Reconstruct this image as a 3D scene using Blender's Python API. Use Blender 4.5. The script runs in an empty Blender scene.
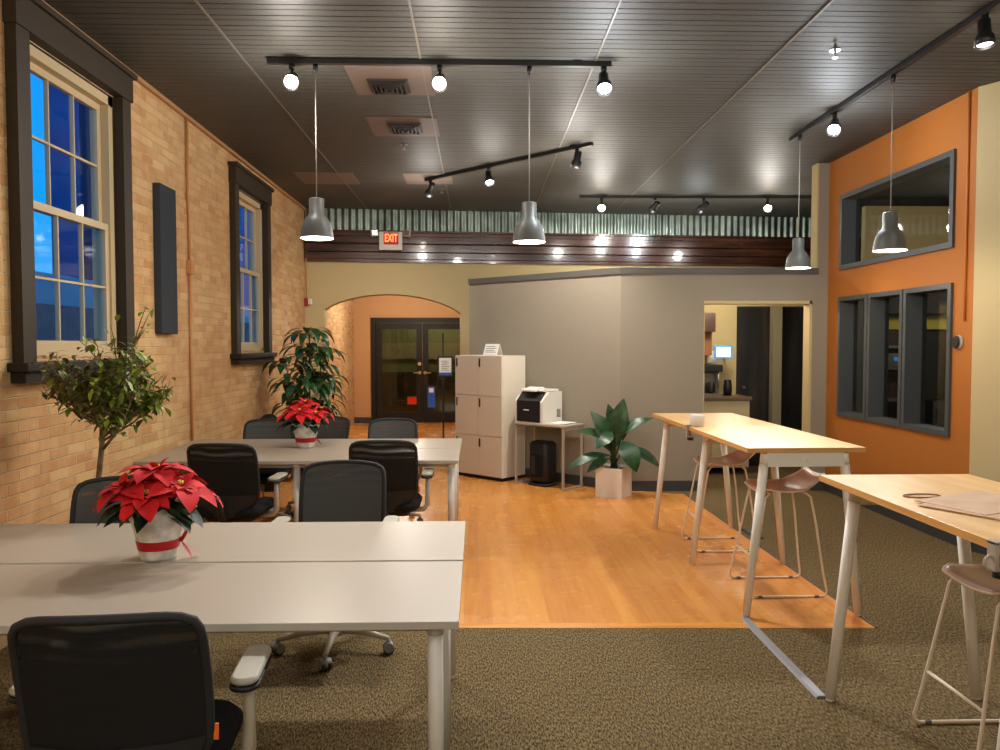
import bpy, bmesh, math, random
from mathutils import Vector as V, Matrix, Euler
PI = math.pi
random.seed(7)
COL = bpy.context.scene.collection

# ------------------------------------------------------------------ materials
def lin(c):
    return tuple(((x/255)/12.92 if x/255 <= .04045 else ((x/255+.055)/1.055)**2.4) for x in c) + (1,)
MATS = {}
def mat(name, rgb=(128,128,128), rough=.5, metal=0, spec=.5, emit=None, estr=0, trans=0, ior=1.45, coat=0, bump=None, alpha=1, sub=0):
    m = bpy.data.materials.new(name); m.use_nodes = True
    nt = m.node_tree; b = nt.nodes['Principled BSDF']
    b.inputs['Base Color'].default_value = lin(rgb)
    b.inputs['Roughness'].default_value = rough
    b.inputs['Metallic'].default_value = metal
    b.inputs['Specular IOR Level'].default_value = spec
    b.inputs['Transmission Weight'].default_value = trans
    b.inputs['IOR'].default_value = ior
    b.inputs['Coat Weight'].default_value = coat
    b.inputs['Alpha'].default_value = alpha
    if emit:
        b.inputs['Emission Color'].default_value = lin(emit); b.inputs['Emission Strength'].default_value = estr
    if bump:
        sc, st = bump
        n = nt.nodes.new('ShaderNodeTexNoise'); n.inputs['Scale'].default_value = sc; n.inputs['Detail'].default_value = 5
        bp = nt.nodes.new('ShaderNodeBump'); bp.inputs['Strength'].default_value = st; bp.inputs['Distance'].default_value = .01
        nt.links.new(pos(nt), n.inputs['Vector'])
        nt.links.new(n.outputs['Fac'], bp.inputs['Height']); nt.links.new(bp.outputs['Normal'], b.inputs['Normal'])
        mr = nt.nodes.new('ShaderNodeMix'); mr.data_type = 'RGBA'; mr.blend_type = 'MULTIPLY'
        mr.inputs[0].default_value = .35
        mr.inputs[6].default_value = lin(rgb)
        nt.links.new(n.outputs['Fac'], mr.inputs[7])
        nt.links.new(mr.outputs[2], b.inputs['Base Color'])
    MATS[name] = m
    return m
def pos(nt):
    tc = nt.nodes.new('ShaderNodeTexCoord'); return tc.outputs['Object']
def wpos(nt):
    g = nt.nodes.new('ShaderNodeNewGeometry'); return g.outputs['Position']
def N(nt, t, **k):
    n = nt.nodes.new(t)
    for a, v in k.items():
        if a in n.inputs.keys() if hasattr(n.inputs,'keys') else False: n.inputs[a].default_value = v
        else: setattr(n, a, v)
    return n
def ramp(nt, src, stops):
    r = nt.nodes.new('ShaderNodeValToRGB'); e = r.color_ramp.elements
    e[0].position, e[0].color = stops[0][0], lin(stops[0][1]); e[1].position, e[1].color = stops[-1][0], lin(stops[-1][1])
    for p, c in stops[1:-1]:
        x = e.new(p); x.color = lin(c)
    nt.links.new(src, r.inputs['Fac']); return r.outputs['Color']
def mixc(nt, f, a, b, mode='MIX'):
    m = nt.nodes.new('ShaderNodeMix'); m.data_type = 'RGBA'; m.blend_type = mode
    for i, s in ((0, f), (6, a), (7, b)):
        if isinstance(s, (int, float)): m.inputs[i].default_value = s
        elif isinstance(s, tuple): m.inputs[i].default_value = s
        else: nt.links.new(s, m.inputs[i])
    return m.outputs[2]
def noise(nt, vec, scale, detail=4, rough=.55):
    n = nt.nodes.new('ShaderNodeTexNoise'); n.inputs['Scale'].default_value = scale
    n.inputs['Detail'].default_value = detail; n.inputs['Roughness'].default_value = rough
    nt.links.new(vec, n.inputs['Vector']); return n.outputs['Fac']
def mapping(nt, vec, scale=(1,1,1), rot=(0,0,0), loc=(0,0,0)):
    n = nt.nodes.new('ShaderNodeMapping'); n.inputs['Scale'].default_value = scale; n.inputs['Rotation'].default_value = rot; n.inputs['Location'].default_value = loc
    nt.links.new(vec, n.inputs['Vector']); return n.outputs['Vector']
def bumpn(nt, h, st, dist=.01):
    b = nt.nodes.new('ShaderNodeBump'); b.inputs['Strength'].default_value = st; b.inputs['Distance'].default_value = dist
    nt.links.new(h, b.inputs['Height']); return b.outputs['Normal']

def brick_mat(name, axis='y'):
    m = mat(name, (200,150,95), rough=.85, spec=.25); nt = m.node_tree; b = nt.nodes['Principled BSDF']
    w = wpos(nt); s = nt.nodes.new('ShaderNodeSeparateXYZ'); nt.links.new(w, s.inputs[0])
    c = nt.nodes.new('ShaderNodeCombineXYZ')
    nt.links.new(s.outputs['Y' if axis == 'y' else 'X'], c.inputs[0]); nt.links.new(s.outputs['Z'], c.inputs[1])
    # slightly wobbly courses
    wob = nt.nodes.new('ShaderNodeTexNoise'); wob.inputs['Scale'].default_value = 7; nt.links.new(w, wob.inputs['Vector'])
    vm = nt.nodes.new('ShaderNodeVectorMath'); vm.operation = 'MULTIPLY_ADD'; vm.inputs[1].default_value = (.024,.014,0)
    nt.links.new(wob.outputs['Color'], vm.inputs[0]); nt.links.new(c.outputs[0], vm.inputs[2])
    br = nt.nodes.new('ShaderNodeTexBrick'); nt.links.new(vm.outputs[0], br.inputs['Vector'])
    br.inputs['Scale'].default_value = 1; br.inputs['Brick Width'].default_value = .205; br.inputs['Row Height'].default_value = .066
    br.inputs['Mortar Size'].default_value = .0055; br.inputs['Mortar Smooth'].default_value = .5; br.inputs['Bias'].default_value = -.1
    br.inputs['Color1'].default_value = lin((214,178,126)); br.inputs['Color2'].default_value = lin((188,138,90)); br.inputs['Mortar'].default_value = lin((214,190,150))
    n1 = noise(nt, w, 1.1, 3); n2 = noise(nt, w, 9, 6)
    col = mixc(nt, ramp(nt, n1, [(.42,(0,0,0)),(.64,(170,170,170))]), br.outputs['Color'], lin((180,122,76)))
    col = mixc(nt, ramp(nt, n2, [(.38,(130,130,130)),(.58,(0,0,0))]), col, lin((232,198,150)))
    n3 = noise(nt, mapping(nt, w, (1,2.2,.55), loc=(3.1,.4,0)), .8, 6, .65)
    col = mixc(nt, ramp(nt, n3, [(.56,(0,0,0)),(.72,(150,150,150))]), col, lin((138,86,50)))
    nt.links.new(col, b.inputs['Base Color'])
    h = mixc(nt, .35, br.outputs['Fac'], n2)
    inv = nt.nodes.new('ShaderNodeInvert'); nt.links.new(h, inv.inputs['Color'])
    nt.links.new(bumpn(nt, inv.outputs[0], .9, .02), b.inputs['Normal'])
    return m
def wood_floor(name, rot=0):
    m = mat(name, (200,130,60), rough=.3, spec=.5); nt = m.node_tree; b = nt.nodes['Principled BSDF']
    w = wpos(nt); v = mapping(nt, w, (1,1,1), (0,0,PI/2+rot))
    br = nt.nodes.new('ShaderNodeTexBrick'); nt.links.new(v, br.inputs['Vector'])
    br.inputs['Scale'].default_value = 1; br.inputs['Brick Width'].default_value = 1.3; br.inputs['Row Height'].default_value = .083
    br.inputs['Mortar Size'].default_value = .0009; br.offset_frequency = 2; br.offset = .37
    br.inputs['Color1'].default_value = lin((220,152,72)); br.inputs['Color2'].default_value = lin((196,122,48)); br.inputs['Mortar'].default_value = lin((130,76,32))
    g = noise(nt, mapping(nt, w, (22,1.2,1)), 1.3, 6, .6)
    col = mixc(nt, .38, br.outputs['Color'], ramp(nt, g, [(.3,(172,100,38)),(.7,(226,164,88))]))
    n = noise(nt, w, 1.3, 3)
    col = mixc(nt, ramp(nt, n, [(.4,(0,0,0)),(.75,(90,90,90))]), col, lin((182,100,36)))
    nt.links.new(col, b.inputs['Base Color'])
    r = nt.nodes.new('ShaderNodeMapRange'); nt.links.new(noise(nt, w, 3.5, 5), r.inputs[0]); r.inputs[3].default_value = .16; r.inputs[4].default_value = .36
    nt.links.new(r.outputs[0], b.inputs['Roughness'])
    nt.links.new(bumpn(nt, g, .05, .004), b.inputs['Normal'])
    return m
def carpet_mat(name):
    m = mat(name, (104,90,62), rough=.97, spec=.1); nt = m.node_tree; b = nt.nodes['Principled BSDF']
    w = wpos(nt)
    a = noise(nt, mapping(nt, w, (150,42,1)), 1.0, 3, .65)
    c = noise(nt, w, 2.2, 5); f = noise(nt, w, 220, 2)
    t = nt.nodes.new('ShaderNodeTexChecker'); nt.links.new(mapping(nt, w, (1,1,1)), t.inputs['Vector']); t.inputs['Scale'].default_value = 1/.61
    a2 = noise(nt, mapping(nt, w, (150,42,1), (0,0,.5)), 1.0, 3, .65)
    pat = mixc(nt, t.outputs['Fac'], a, a2)
    col = ramp(nt, pat, [(.40,(44,34,22)),(.5,(104,86,56)),(.6,(142,121,84))])
    col = mixc(nt, ramp(nt, c, [(.35,(70,70,70)),(.7,(0,0,0))]), col, lin((80,67,47)))
    col = mixc(nt, .15, col, ramp(nt, f, [(.3,(60,52,38)),(.7,(150,134,100))]))
    nt.links.new(col, b.inputs['Base Color'])
    nt.links.new(bumpn(nt, pat, .8, .012), b.inputs['Normal'])
    return m
def grain_mat(name, c1, c2, c3, scale, rough=.4, spec=.5, coat=0):
    m = mat(name, c2, rough=rough, spec=spec, coat=coat); nt = m.node_tree; b = nt.nodes['Principled BSDF']
    n = noise(nt, mapping(nt, pos(nt), scale), 1.0, 7, .6)
    nt.links.new(ramp(nt, n, [(.3,c1),(.5,c2),(.72,c3)]), b.inputs['Base Color'])
    return m
def mottled(name, c1, c2, scale, rough=.6, bump=.1, spec=.4, metal=0):
    m = mat(name, c1, rough=rough, spec=spec, metal=metal); nt = m.node_tree; b = nt.nodes['Principled BSDF']
    n = noise(nt, pos(nt), scale, 5)
    nt.links.new(ramp(nt, n, [(.35,c1),(.65,c2)]), b.inputs['Base Color'])
    if bump: nt.links.new(bumpn(nt, n, bump, .01), b.inputs['Normal'])
    return m
def leaf_mat(name, c1, c2, rough=.4, sub=.0):
    m = mat(name, c1, rough=rough); nt = m.node_tree; b = nt.nodes['Principled BSDF']
    n = noise(nt, pos(nt), 14, 4)
    nt.links.new(ramp(nt, n, [(.35,c1),(.68,c2)]), b.inputs['Base Color'])
    return m
def mesh_mat(name, rgb, hole):
    m = mat(name, rgb, rough=.75, spec=.25); nt = m.node_tree; b = nt.nodes['Principled BSDF']
    o = nt.nodes['Material Output']
    tr = nt.nodes.new('ShaderNodeBsdfTransparent'); mx = nt.nodes.new('ShaderNodeMixShader')
    n = nt.nodes.new('ShaderNodeTexWave'); n.bands_direction = 'Z'; n.inputs['Scale'].default_value = 7; n.inputs['Distortion'].default_value = 7
    n.inputs['Detail'].default_value = 1; n.inputs['Detail Scale'].default_value = .6
    nt.links.new(pos(nt), n.inputs['Vector'])
    s = nt.nodes.new('ShaderNodeSeparateXYZ'); nt.links.new(pos(nt), s.inputs[0])
    r = nt.nodes.new('ShaderNodeMapRange'); nt.links.new(s.outputs['Z'], r.inputs[0])
    r.inputs[1].default_value = .80; r.inputs[2].default_value = .86; r.inputs[3].default_value = 0.03; r.inputs[4].default_value = hole
    mu = nt.nodes.new('ShaderNodeMath'); mu.operation = 'MULTIPLY'
    nt.links.new(r.outputs[0], mu.inputs[0]); nt.links.new(n.outputs['Fac'], mu.inputs[1])
    nt.links.new(mu.outputs[0], mx.inputs[0]); nt.links.new(b.outputs[0], mx.inputs[1]); nt.links.new(tr.outputs[0], mx.inputs[2])
    nt.links.new(mx.outputs[0], o.inputs['Surface'])
    return m
def glass_mat(name, tint=(235,240,240), refl=.12, rough=.02):
    # thin architectural pane: mostly clear, mirrors a little
    m = bpy.data.materials.new(name); m.use_nodes = True; nt = m.node_tree; nt.nodes.clear()
    o = nt.nodes.new('ShaderNodeOutputMaterial'); t = nt.nodes.new('ShaderNodeBsdfTransparent'); t.inputs[0].default_value = lin(tint)
    g = nt.nodes.new('ShaderNodeBsdfGlossy'); g.inputs['Roughness'].default_value = rough
    lw = nt.nodes.new('ShaderNodeLayerWeight'); fr = nt.nodes.new('ShaderNodeMath'); fr.operation = 'POWER'; fr.inputs[1].default_value = 5
    nt.links.new(lw.outputs['Facing'], fr.inputs[0])
    ad = nt.nodes.new('ShaderNodeMath'); ad.operation = 'MULTIPLY_ADD'; ad.inputs[1].default_value = .55; ad.inputs[2].default_value = refl*.3
    mx = nt.nodes.new('ShaderNodeMixShader'); nt.links.new(fr.outputs[0], ad.inputs[0]); nt.links.new(ad.outputs[0], mx.inputs[0])
    nt.links.new(t.outputs[0], mx.inputs[1]); nt.links.new(g.outputs[0], mx.inputs[2]); nt.links.new(mx.outputs[0], o.inputs[0])
    return m

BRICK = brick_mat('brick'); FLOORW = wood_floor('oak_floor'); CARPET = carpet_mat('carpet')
BORDER = grain_mat('oak_border', (190,118,48), (208,138,60), (222,156,78), (2,26,2), .3)
BORDER2 = grain_mat('oak_border_side', (188,112,46), (206,132,62), (222,152,82), (26,2,2), .3)
CEIL = mat('ceiling_paint', (82,80,75), rough=.58, spec=.32, bump=(40,.2))
CEILSEAM = mat('ceiling_seam', (104,96,84), rough=.5)
CEILPANEL = mat('ceiling_patch', (106,92,84), rough=.6)
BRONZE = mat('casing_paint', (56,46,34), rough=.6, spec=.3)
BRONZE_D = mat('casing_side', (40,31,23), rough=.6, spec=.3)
CREAMF = mat('sash_paint', (196,176,138), rough=.45)
CREAM = mat('cream_wall', (206,186,136), rough=.75, bump=(120,.04))
GREY = mat('greige_wall', (154,144,126), rough=.75, bump=(120,.04))
ORANGE = mat('orange_wall', (182,108,34), rough=.7, bump=(120,.04))
PEACH = mat('entry_wall', (214,164,112), rough=.75, bump=(90,.04))
DARKTRIM = mat('grey_trim', (84,82,76), rough=.5)
BASEB = mat('baseboard_dark', (58,58,60), rough=.55)
WINGREY = mat('grey_window_frame', (68,71,72), rough=.45)
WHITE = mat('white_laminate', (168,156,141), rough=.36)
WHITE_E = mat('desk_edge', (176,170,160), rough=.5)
POWDER = mat('light_powder_coat', (232,226,214), rough=.4)
DESKLEG = mat('desk_leg', (208,204,196), rough=.35)
BLACKP = mat('black_plastic', (22,22,23), rough=.5)
SEATF = mat('seat_fabric', (30,31,33), rough=.9, spec=.2)
FRAMEP = mat('chair_frame', (38,39,40), rough=.75)
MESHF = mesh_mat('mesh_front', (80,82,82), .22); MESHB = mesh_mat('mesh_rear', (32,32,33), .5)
ARMG = mat('arm_grey', (164,158,144), rough=.5)
BASEG = mat('chair_base', (186,176,158), rough=.4)
TAG = mat('orange_tag', (240,110,40), rough=.6)
CASTER = mat('caster', (36,36,38), rough=.5); CASTG = mat('caster_grey', (140,140,140), rough=.4)
BIRCH = grain_mat('birch_top', (206,160,100), (222,178,120), (232,194,140), (14,1.6,3), .35)
BIRCHE = grain_mat('birch_edge', (196,140,72), (212,158,90), (222,170,104), (2,2,60), .45)
SEATP = mat('stool_shell', (176,140,118), rough=.35, spec=.5)
SEATP2 = mat('stool_rim', (216,194,170), rough=.4)
WIRE = mat('cream_wire', (228,212,190), rough=.35)
LOCK = mat('locker', (200,186,166), rough=.45); LOCKB = mat('locker_body', (216,208,190), rough=.45)
GAP = mat('dark_gap', (30,28,26), rough=.8)
METAL = mottled('galvanised', (104,114,106), (152,166,156), 3, .36, .0, metal=.9)
BEAM = grain_mat('varnished_beam', (44,24,16), (66,38,25), (92,56,38), (1.2,8,14), .2, .6, coat=.5)
SHADE = mat('pendant_grey', (92,93,89), rough=.45, spec=.5)
SHADEIN = mat('pendant_inside', (240,232,215), rough=.5)
BULB = mat('bulb', (255,240,215), emit=(255,222,180), estr=9)
BULBC = mat('bulb_cool', (240,248,255), emit=(225,238,255), estr=60)
BULBW = mat('bulb_warm', (255,246,230), emit=(255,232,200), estr=60)
BULBD = mat('bulb_dim', (255,246,230), emit=(255,240,220), estr=8)
BLK = mat('track_black', (26,26,27), rough=.4)
CORD = mat('pendant_cord', (150,146,138), rough=.5)
CHROME = mat('chrome', (200,200,200), rough=.2, metal=1)
BARK = mottled('bark', (96,78,56), (130,108,80), 30, .9, .3)
FIC = leaf_mat('ficus_leaf', (84,110,34), (150,168,58), .45); FIC2 = leaf_mat('ficus_leaf_dry', (104,100,46), (82,74,38), .5)
DRAC = leaf_mat('dark_leaf', (28,54,28), (66,104,54), .3)
BOP = leaf_mat('broad_leaf', (24,50,28), (50,86,48), .34); STEM = mat('stem', (52,74,40), rough=.5)
RED = leaf_mat('red_bract', (180,10,20), (218,26,34), .8); PGREEN = leaf_mat('poinsettia_leaf', (22,40,22), (44,66,34), .5)
YEL = mat('flower_centre', (200,180,60), rough=.6)
WRAP = mottled('printed_wrap', (238,234,226), (186,182,174), 14, .45, .15); REDR = mat('red_ribbon', (178,24,26), rough=.45)
SOIL = mottled('soil', (52,38,28), (80,60,44), 40, .95, .4)
POTW = mottled('white_planter', (234,226,216), (222,210,196), 3, .45, .02)
POTD = mat('black_pot', (24,22,22), rough=.5)
TERRA = mat('brown_pot', (110,70,44), rough=.7)
PAPER = mat('paper', (232,226,214), rough=.7); INK = mat('ink', (100,104,112), rough=.7)
KRAFT = mottled('kraft_card', (206,172,138), (190,152,118), 8, .7, .02)
REDLED = mat('exit_red', (255,60,30), emit=(255,40,22), estr=1.2); REDBACK = mat('exit_face', (150,30,20), emit=(170,30,18), estr=.35); EXITL = mat('exit_letters', (255,140,80), emit=(255,120,60), estr=2.4)
SIGNW = mat('exit_body', (214,208,196), rough=.5)
PANELG = mat('acoustic_fabric', (58,62,68), rough=.9, spec=.1)
GLASS = glass_mat('window_glass', (250,252,252)); GLASSD = glass_mat('door_glass', (205,210,195), .2); GLASSG = glass_mat('inner_glass', (215,218,218), .12)
DOORP = mat('door_brown', (34,26,21), rough=.55, spec=.3)
CONDUIT = mat('conduit', (190,132,80), rough=.6); CONDO = mat('conduit_orange', (196,112,44), rough=.6)
BRASS = mat('brass', (206,170,120), rough=.3, metal=.8)
BLUE = mat('blue_print', (40,92,190), rough=.5)
KCAB = grain_mat('walnut_cabinet', (52,28,18), (66,38,24), (88,54,34), (10,10,1.5), .4)
KTOP = mat('stone_counter', (112,92,74), rough=.3); KLOW = mat('cream_cabinet', (196,180,142), rough=.5)
SCREEN = mat('screen', (230,245,255), emit=(205,238,255), estr=1.6); SCRB = mat('screen_rim', (60,130,190), emit=(50,130,210), estr=.8)
RUSTIC = grain_mat('dark_plank', (14,13,16), (24,22,24), (56,44,38), (9,9,.8), .5)
POST = mat('greige_post', (132,122,98), rough=.6)
STEEL = mat('steel', (150,150,148), rough=.3, metal=.85)
SKYB = mottled('blue_building', (70,100,150), (90,120,170), .6, .8, 0); BRK2 = mottled('far_brick', (150,110,110), (170,130,120), 4, .8, 0); LOWW = mat('low_wall', (210,190,190), rough=.8)
ASPH = mat('asphalt', (90,90,96), rough=.9)
YELW = mat('yellow_wall', (210,196,80), rough=.7); DKWALL = mat('charcoal_wall', (52,50,48), rough=.8)
GREENG = mat('sage_wall', (150,150,96), rough=.8); BRNW = mottled('brown_boards', (110,78,46), (84,58,34), 6, .7, .05)
DOORW = mat('inner_beige', (190,170,130), rough=.8)
RUBBER = mat('cable_cover', (150,152,156), rough=.35, metal=.3)

# ------------------------------------------------------------------ mesh builder
class MB:
    def __init__(s): s.b = bmesh.new(); s.M = Matrix.Identity(4); s.mi = 0
    def _f(s, vs, smooth=False):
        try:
            f = s.b.faces.new(vs); f.smooth = smooth; f.material_index = s.mi; return f
        except ValueError: return None
    def v(s, p): return s.b.verts.new(s.M @ V(p))
    def box(s, x0, x1, y0, y1, z0, z1, bev=0):
        a = [s.v((x, y, z)) for z in (z0, z1) for x, y in ((x0,y0),(x1,y0),(x1,y1),(x0,y1))]
        fs = [s._f([a[i] for i in q]) for q in ((3,2,1,0),(4,5,6,7),(0,1,5,4),(1,2,6,5),(2,3,7,6),(3,0,4,7))]
        if bev:
            es = list({e for f in fs for e in f.edges})
            r = bmesh.ops.bevel(s.b, geom=es, offset=bev, segments=2, affect='EDGES', profile=.6)
            for f in r['faces']: f.material_index = s.mi
        return s
    def rbox(s, cx, cy, z0, z1, wx, wy, r, seg=5, bev=0, sc=1, dx=0, dy=0):
        # rounded-corner plate; top may be scaled/offset
        def ring(z, k, ox=0, oy=0, ins=0):
            out = []
            for qx, qy, a0 in ((1,1,0),(-1,1,PI/2),(-1,-1,PI),(1,-1,3*PI/2)):
                for i in range(seg+1):
                    a = a0 + PI/2*i/seg
                    out.append(s.v((cx+ox+k*(qx*(wx/2-r)+(r-ins)*math.cos(a)), cy+oy+k*(qy*(wy/2-r)+(r-ins)*math.sin(a)), z)))
            return out
        rs = [ring(z0, 1)] if not bev else [ring(z0, 1, ins=bev), ring(z0+bev, 1)]
        rs += [ring(z1, sc, dx, dy)] if not bev else [ring(z1-bev, sc, dx, dy), ring(z1, sc, dx, dy, ins=bev)]
        n = len(rs[0])
        for A, B in zip(rs, rs[1:]):
            for i in range(n): s._f([A[i], A[(i+1)%n], B[(i+1)%n], B[i]], True)
        s._f(rs[0][::-1]); s._f(rs[-1]); return s
    def tube(s, pts, r, seg=10, cap=True, closed=False):
        pts = [V(p) for p in pts]; n = len(pts)
        rr = r if isinstance(r, (list, tuple)) else [r]*n
        rings = []; up = None
        for i, p in enumerate(pts):
            if closed: d = (pts[(i+1)%n]-pts[i-1]).normalized()
            else: d = ((pts[min(i+1,n-1)]-pts[max(i-1,0)])).normalized()
            if up is None:
                up = V((0,0,1)) if abs(d.z) < .9 else V((1,0,0))
            a = d.cross(up)
            if a.length < 1e-5: a = d.cross(V((.3,1,.2)))
            a.normalize(); b = a.cross(d).normalized(); up = b
            rings.append([s.v(p + rr[i]*(a*math.cos(2*PI*k/seg)+b*math.sin(2*PI*k/seg))) for k in range(seg)])
        prs = list(zip(rings, rings[1:])) + ([(rings[-1], rings[0])] if closed else [])
        for A, B in prs:
            for k in range(seg): s._f([A[k], A[(k+1)%seg], B[(k+1)%seg], B[k]], True)
        if cap and not closed: s._f(rings[0][::-1]); s._f(rings[-1])
        return s
    def lathe(s, prof, cx=0, cy=0, seg=28, cap0=True, cap1=True, wob=None):
        rings = []
        for r, z in prof:
            rings.append([s.v((cx+r*math.cos(2*PI*k/seg), cy+r*math.sin(2*PI*k/seg), z+(wob(k,z) if wob else 0))) for k in range(seg)])
        for A, B in zip(rings, rings[1:]):
            for k in range(seg): s._f([A[k], A[(k+1)%seg], B[(k+1)%seg], B[k]], True)
        if cap0: s._f(rings[0][::-1])
        if cap1: s._f(rings[-1])
        return s
    def prism(s, poly, h0, h1, axis='z'):
        # poly in 2D; extruded along axis
        def P(a, b, h): return {'z':(a,b,h), 'y':(a,h,b), 'x':(h,a,b)}[axis]
        A = [s.v(P(a,b,h0)) for a, b in poly]; B = [s.v(P(a,b,h1)) for a, b in poly]; n = len(poly)
        for i in range(n): s._f([A[i], A[(i+1)%n], B[(i+1)%n], B[i]])
        s._f(A[::-1]); s._f(B); return s
    def grid(s, fn, nu, nv, smooth=True, thick=0):
        g = [[s.v(fn(i/nu, j/nv)) for j in range(nv+1)] for i in range(nu+1)]
        for i in range(nu):
            for j in range(nv): s._f([g[i][j], g[i+1][j], g[i+1][j+1], g[i][j+1]], smooth)
        return g
    def leaf(s, base, tip, w, sag=.15, seg=6, fold=.25, up=V((0,0,1)), shape=1.0, wide=.45):
        base, tip = V(base), V(tip); d = tip-base; L = d.length
        side = d.cross(up)
        if side.length < 1e-4: side = d.cross(V((1,.3,0)))
        side.normalize(); nrm = side.cross(d).normalized()
        rows = []
        for i in range(seg+1):
            t = i/seg
            c = base + d*t + nrm*(sag*L*4*t*(1-t))
            # outline: widest near `wide`, pointed tip
            if t < wide: ww = math.sin(t/wide*PI/2)**shape
            else: ww = math.cos((t-wide)/(1-wide)*PI/2)**.85
            ww = max(ww, .02)*w/2
            rows.append([s.v(c - side*ww + nrm*fold*ww), s.v(c), s.v(c + side*ww + nrm*fold*ww)])
        for A, B in zip(rows, rows[1:]):
            s._f([A[0],A[1],B[1],B[0]], True); s._f([A[1],A[2],B[2],B[1]], True)
        return s
    def make(s, name, mats, parent=None, loc=None, rot=None, fix=True):
        if fix: bmesh.ops.recalc_face_normals(s.b, faces=s.b.faces)
        me = bpy.data.meshes.new(name); s.b.to_mesh(me); s.b.free()
        for m in (mats if isinstance(mats, (list, tuple)) else [mats]): me.materials.append(m)
        o = bpy.data.objects.new(name, me); COL.objects.link(o)
        if parent: o.parent = parent
        if loc: o.location = loc
        if rot: o.rotation_euler = rot
        return o
def tag(o, label, cat, group=None):
    o['label'] = label; o['category'] = cat
    if group: o['group'] = group
    return o
def thing(name, label, cat, loc=(0,0,0), rz=0, group=None):
    o = bpy.data.objects.new(name, None); COL.objects.link(o); o.empty_display_size = .1
    o.location = loc; o.rotation_euler = (0,0,rz); return tag(o, label, cat, group)
def struct(o): o['kind'] = 'structure'; return o
def sempty(name, loc=(0,0,0), rz=0):
    o = bpy.data.objects.new(name, None); COL.objects.link(o); o.location = loc; o.rotation_euler = (0,0,rz); return struct(o)
def dup(root, loc, rz, label, group=None, scale=1):
    r = root.copy(); COL.objects.link(r); r.location = loc; r.rotation_euler = (0,0,rz); r['label'] = label; r.scale = (scale,)*3
    if group: r['group'] = group
    for ch in list(root.children):
        c = ch.copy(); COL.objects.link(c); c.parent = r
        for g in list(ch.children):
            d = g.copy(); COL.objects.link(d); d.parent = c
    return r

# ------------------------------------------------------------------ room shell
XL, XR, HC = -2.5, 3.8, 3.55
WT = .14
WIN = [(4.385, 5.50, 1.53, 3.29), (8.11, 9.20, 1.53, 3.22)]   # y0,y1,z0,z1
m = MB()
ys = [-3.6, WIN[0][0], WIN[0][1], WIN[1][0], WIN[1][1], 16.0]
m.box(XL-WT, XL, ys[0], ys[1], 0, HC); m.box(XL-WT, XL, ys[2], ys[3], 0, HC); m.box(XL-WT, XL, ys[4], ys[5], 0, HC)
for y0, y1, z0, z1 in WIN:
    m.box(XL-WT, XL, y0, y1, 0, z0); m.box(XL-WT, XL, y0, y1, z1, HC)
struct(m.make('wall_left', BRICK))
# plaster ledge where wall meets ceiling
struct(MB().box(XL, XL+.035, -3.6, 11.4, HC-.03, HC).make('trim_1', mat('wall_head_trim', (176,134,92), rough=.7)))

FWR = math.radians(4.8)            # far wall runs slightly off square
FW = (XL, 11.4, 0)
ax0, ax1, asp0, asp1, apex = .27, 2.26, 2.10, 2.05, 2.33
arc = []
cx_ = (ax0+ax1)/2
for i in range(21):
    t = i/20; x = ax0+(ax1-ax0)*t
    base = asp0+(asp1-asp0)*t
    arc.append((x, base + (apex-(asp0+asp1)/2)*(1-(2*t-1)**2)**.8))
poly = [(0,0),(ax0,0)] + arc + [(ax1,0),(11,0),(11,HC),(0,HC)]
m = MB()
# slices so every face stays planar and convex
m.box(0, ax0, 0, .34, 0, HC); m.box(ax1, 11, 0, .34, 0, HC)
for (xa, za), (xb, zb) in zip(arc, arc[1:]):
    m.prism([(xa,za),(xb,zb),(xb,HC),(xa,HC)], 0, .34, 'y')
struct(m.make('wall_far', CREAM, loc=FW, rot=(0,0,FWR)))
# corrugated band and stepped varnished beam above
m = MB()
n = 108*8; g0 = []; g1 = []
for i in range(n+1):
    x = 10.8*i/n; ph = (i%8)/8
    d = .012*math.copysign(min(1, abs(math.sin(2*PI*ph))*1.7), math.sin(2*PI*ph))
    g0.append(m.v((x, -.045+d, 3.22))); g1.append(m.v((x, -.045+d, HC)))
for i in range(n): m._f([g0[i], g0[i+1], g1[i+1], g1[i]], True)
struct(m.make('trim_2', METAL, loc=FW, rot=(0,0,FWR)))
m = MB()
prof = [(0,2.79),(-.05,2.79),(-.05,2.83),(-.065,2.84),(-.065,2.925),(-.05,2.935),(-.085,2.94),(-.085,3.04),(-.10,3.05),(-.12,3.06),(-.12,3.15),(-.135,3.155),(-.135,3.20),(-.15,3.21),(-.15,3.235),(0,3.235)]
m.prism([(a,b) for a,b in prof], .01, 10.8, 'x')
struct(m.make('trim_3', BEAM, loc=FW, rot=(0,0,FWR)))

# ceiling of grooved boards (one ribbed sheet)
m = MB(); p = .1545; y = -3.6; prof = [(y, HC)]
while y < 13.0:
    prof += [(y+.004, HC), (y+.009, HC+.012), (y+.014, HC), (y+.074, HC), (y+.0775, HC+.006), (y+.081, HC)]
    y += p
prof += [(y, HC), (y, HC+.1), (-3.6, HC+.1)]
L = [m.v((XL-.3, a, b)) for a, b in prof]; R = [m.v((8.3, a, b)) for a, b in prof]
for i in range(len(prof)): j = (i+1)%len(prof); m._f([L[i], L[j], R[j], R[i]])
struct(m.make('ceiling', CEIL))
for k, x in enumerate((-1.6, -.39, .81, 2.01)):
    struct(MB().box(x-.006, x+.006, -3.5, 11.3, HC-.008, HC+.002).make('trim_%d' % (4+k), CEILSEAM))
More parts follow.
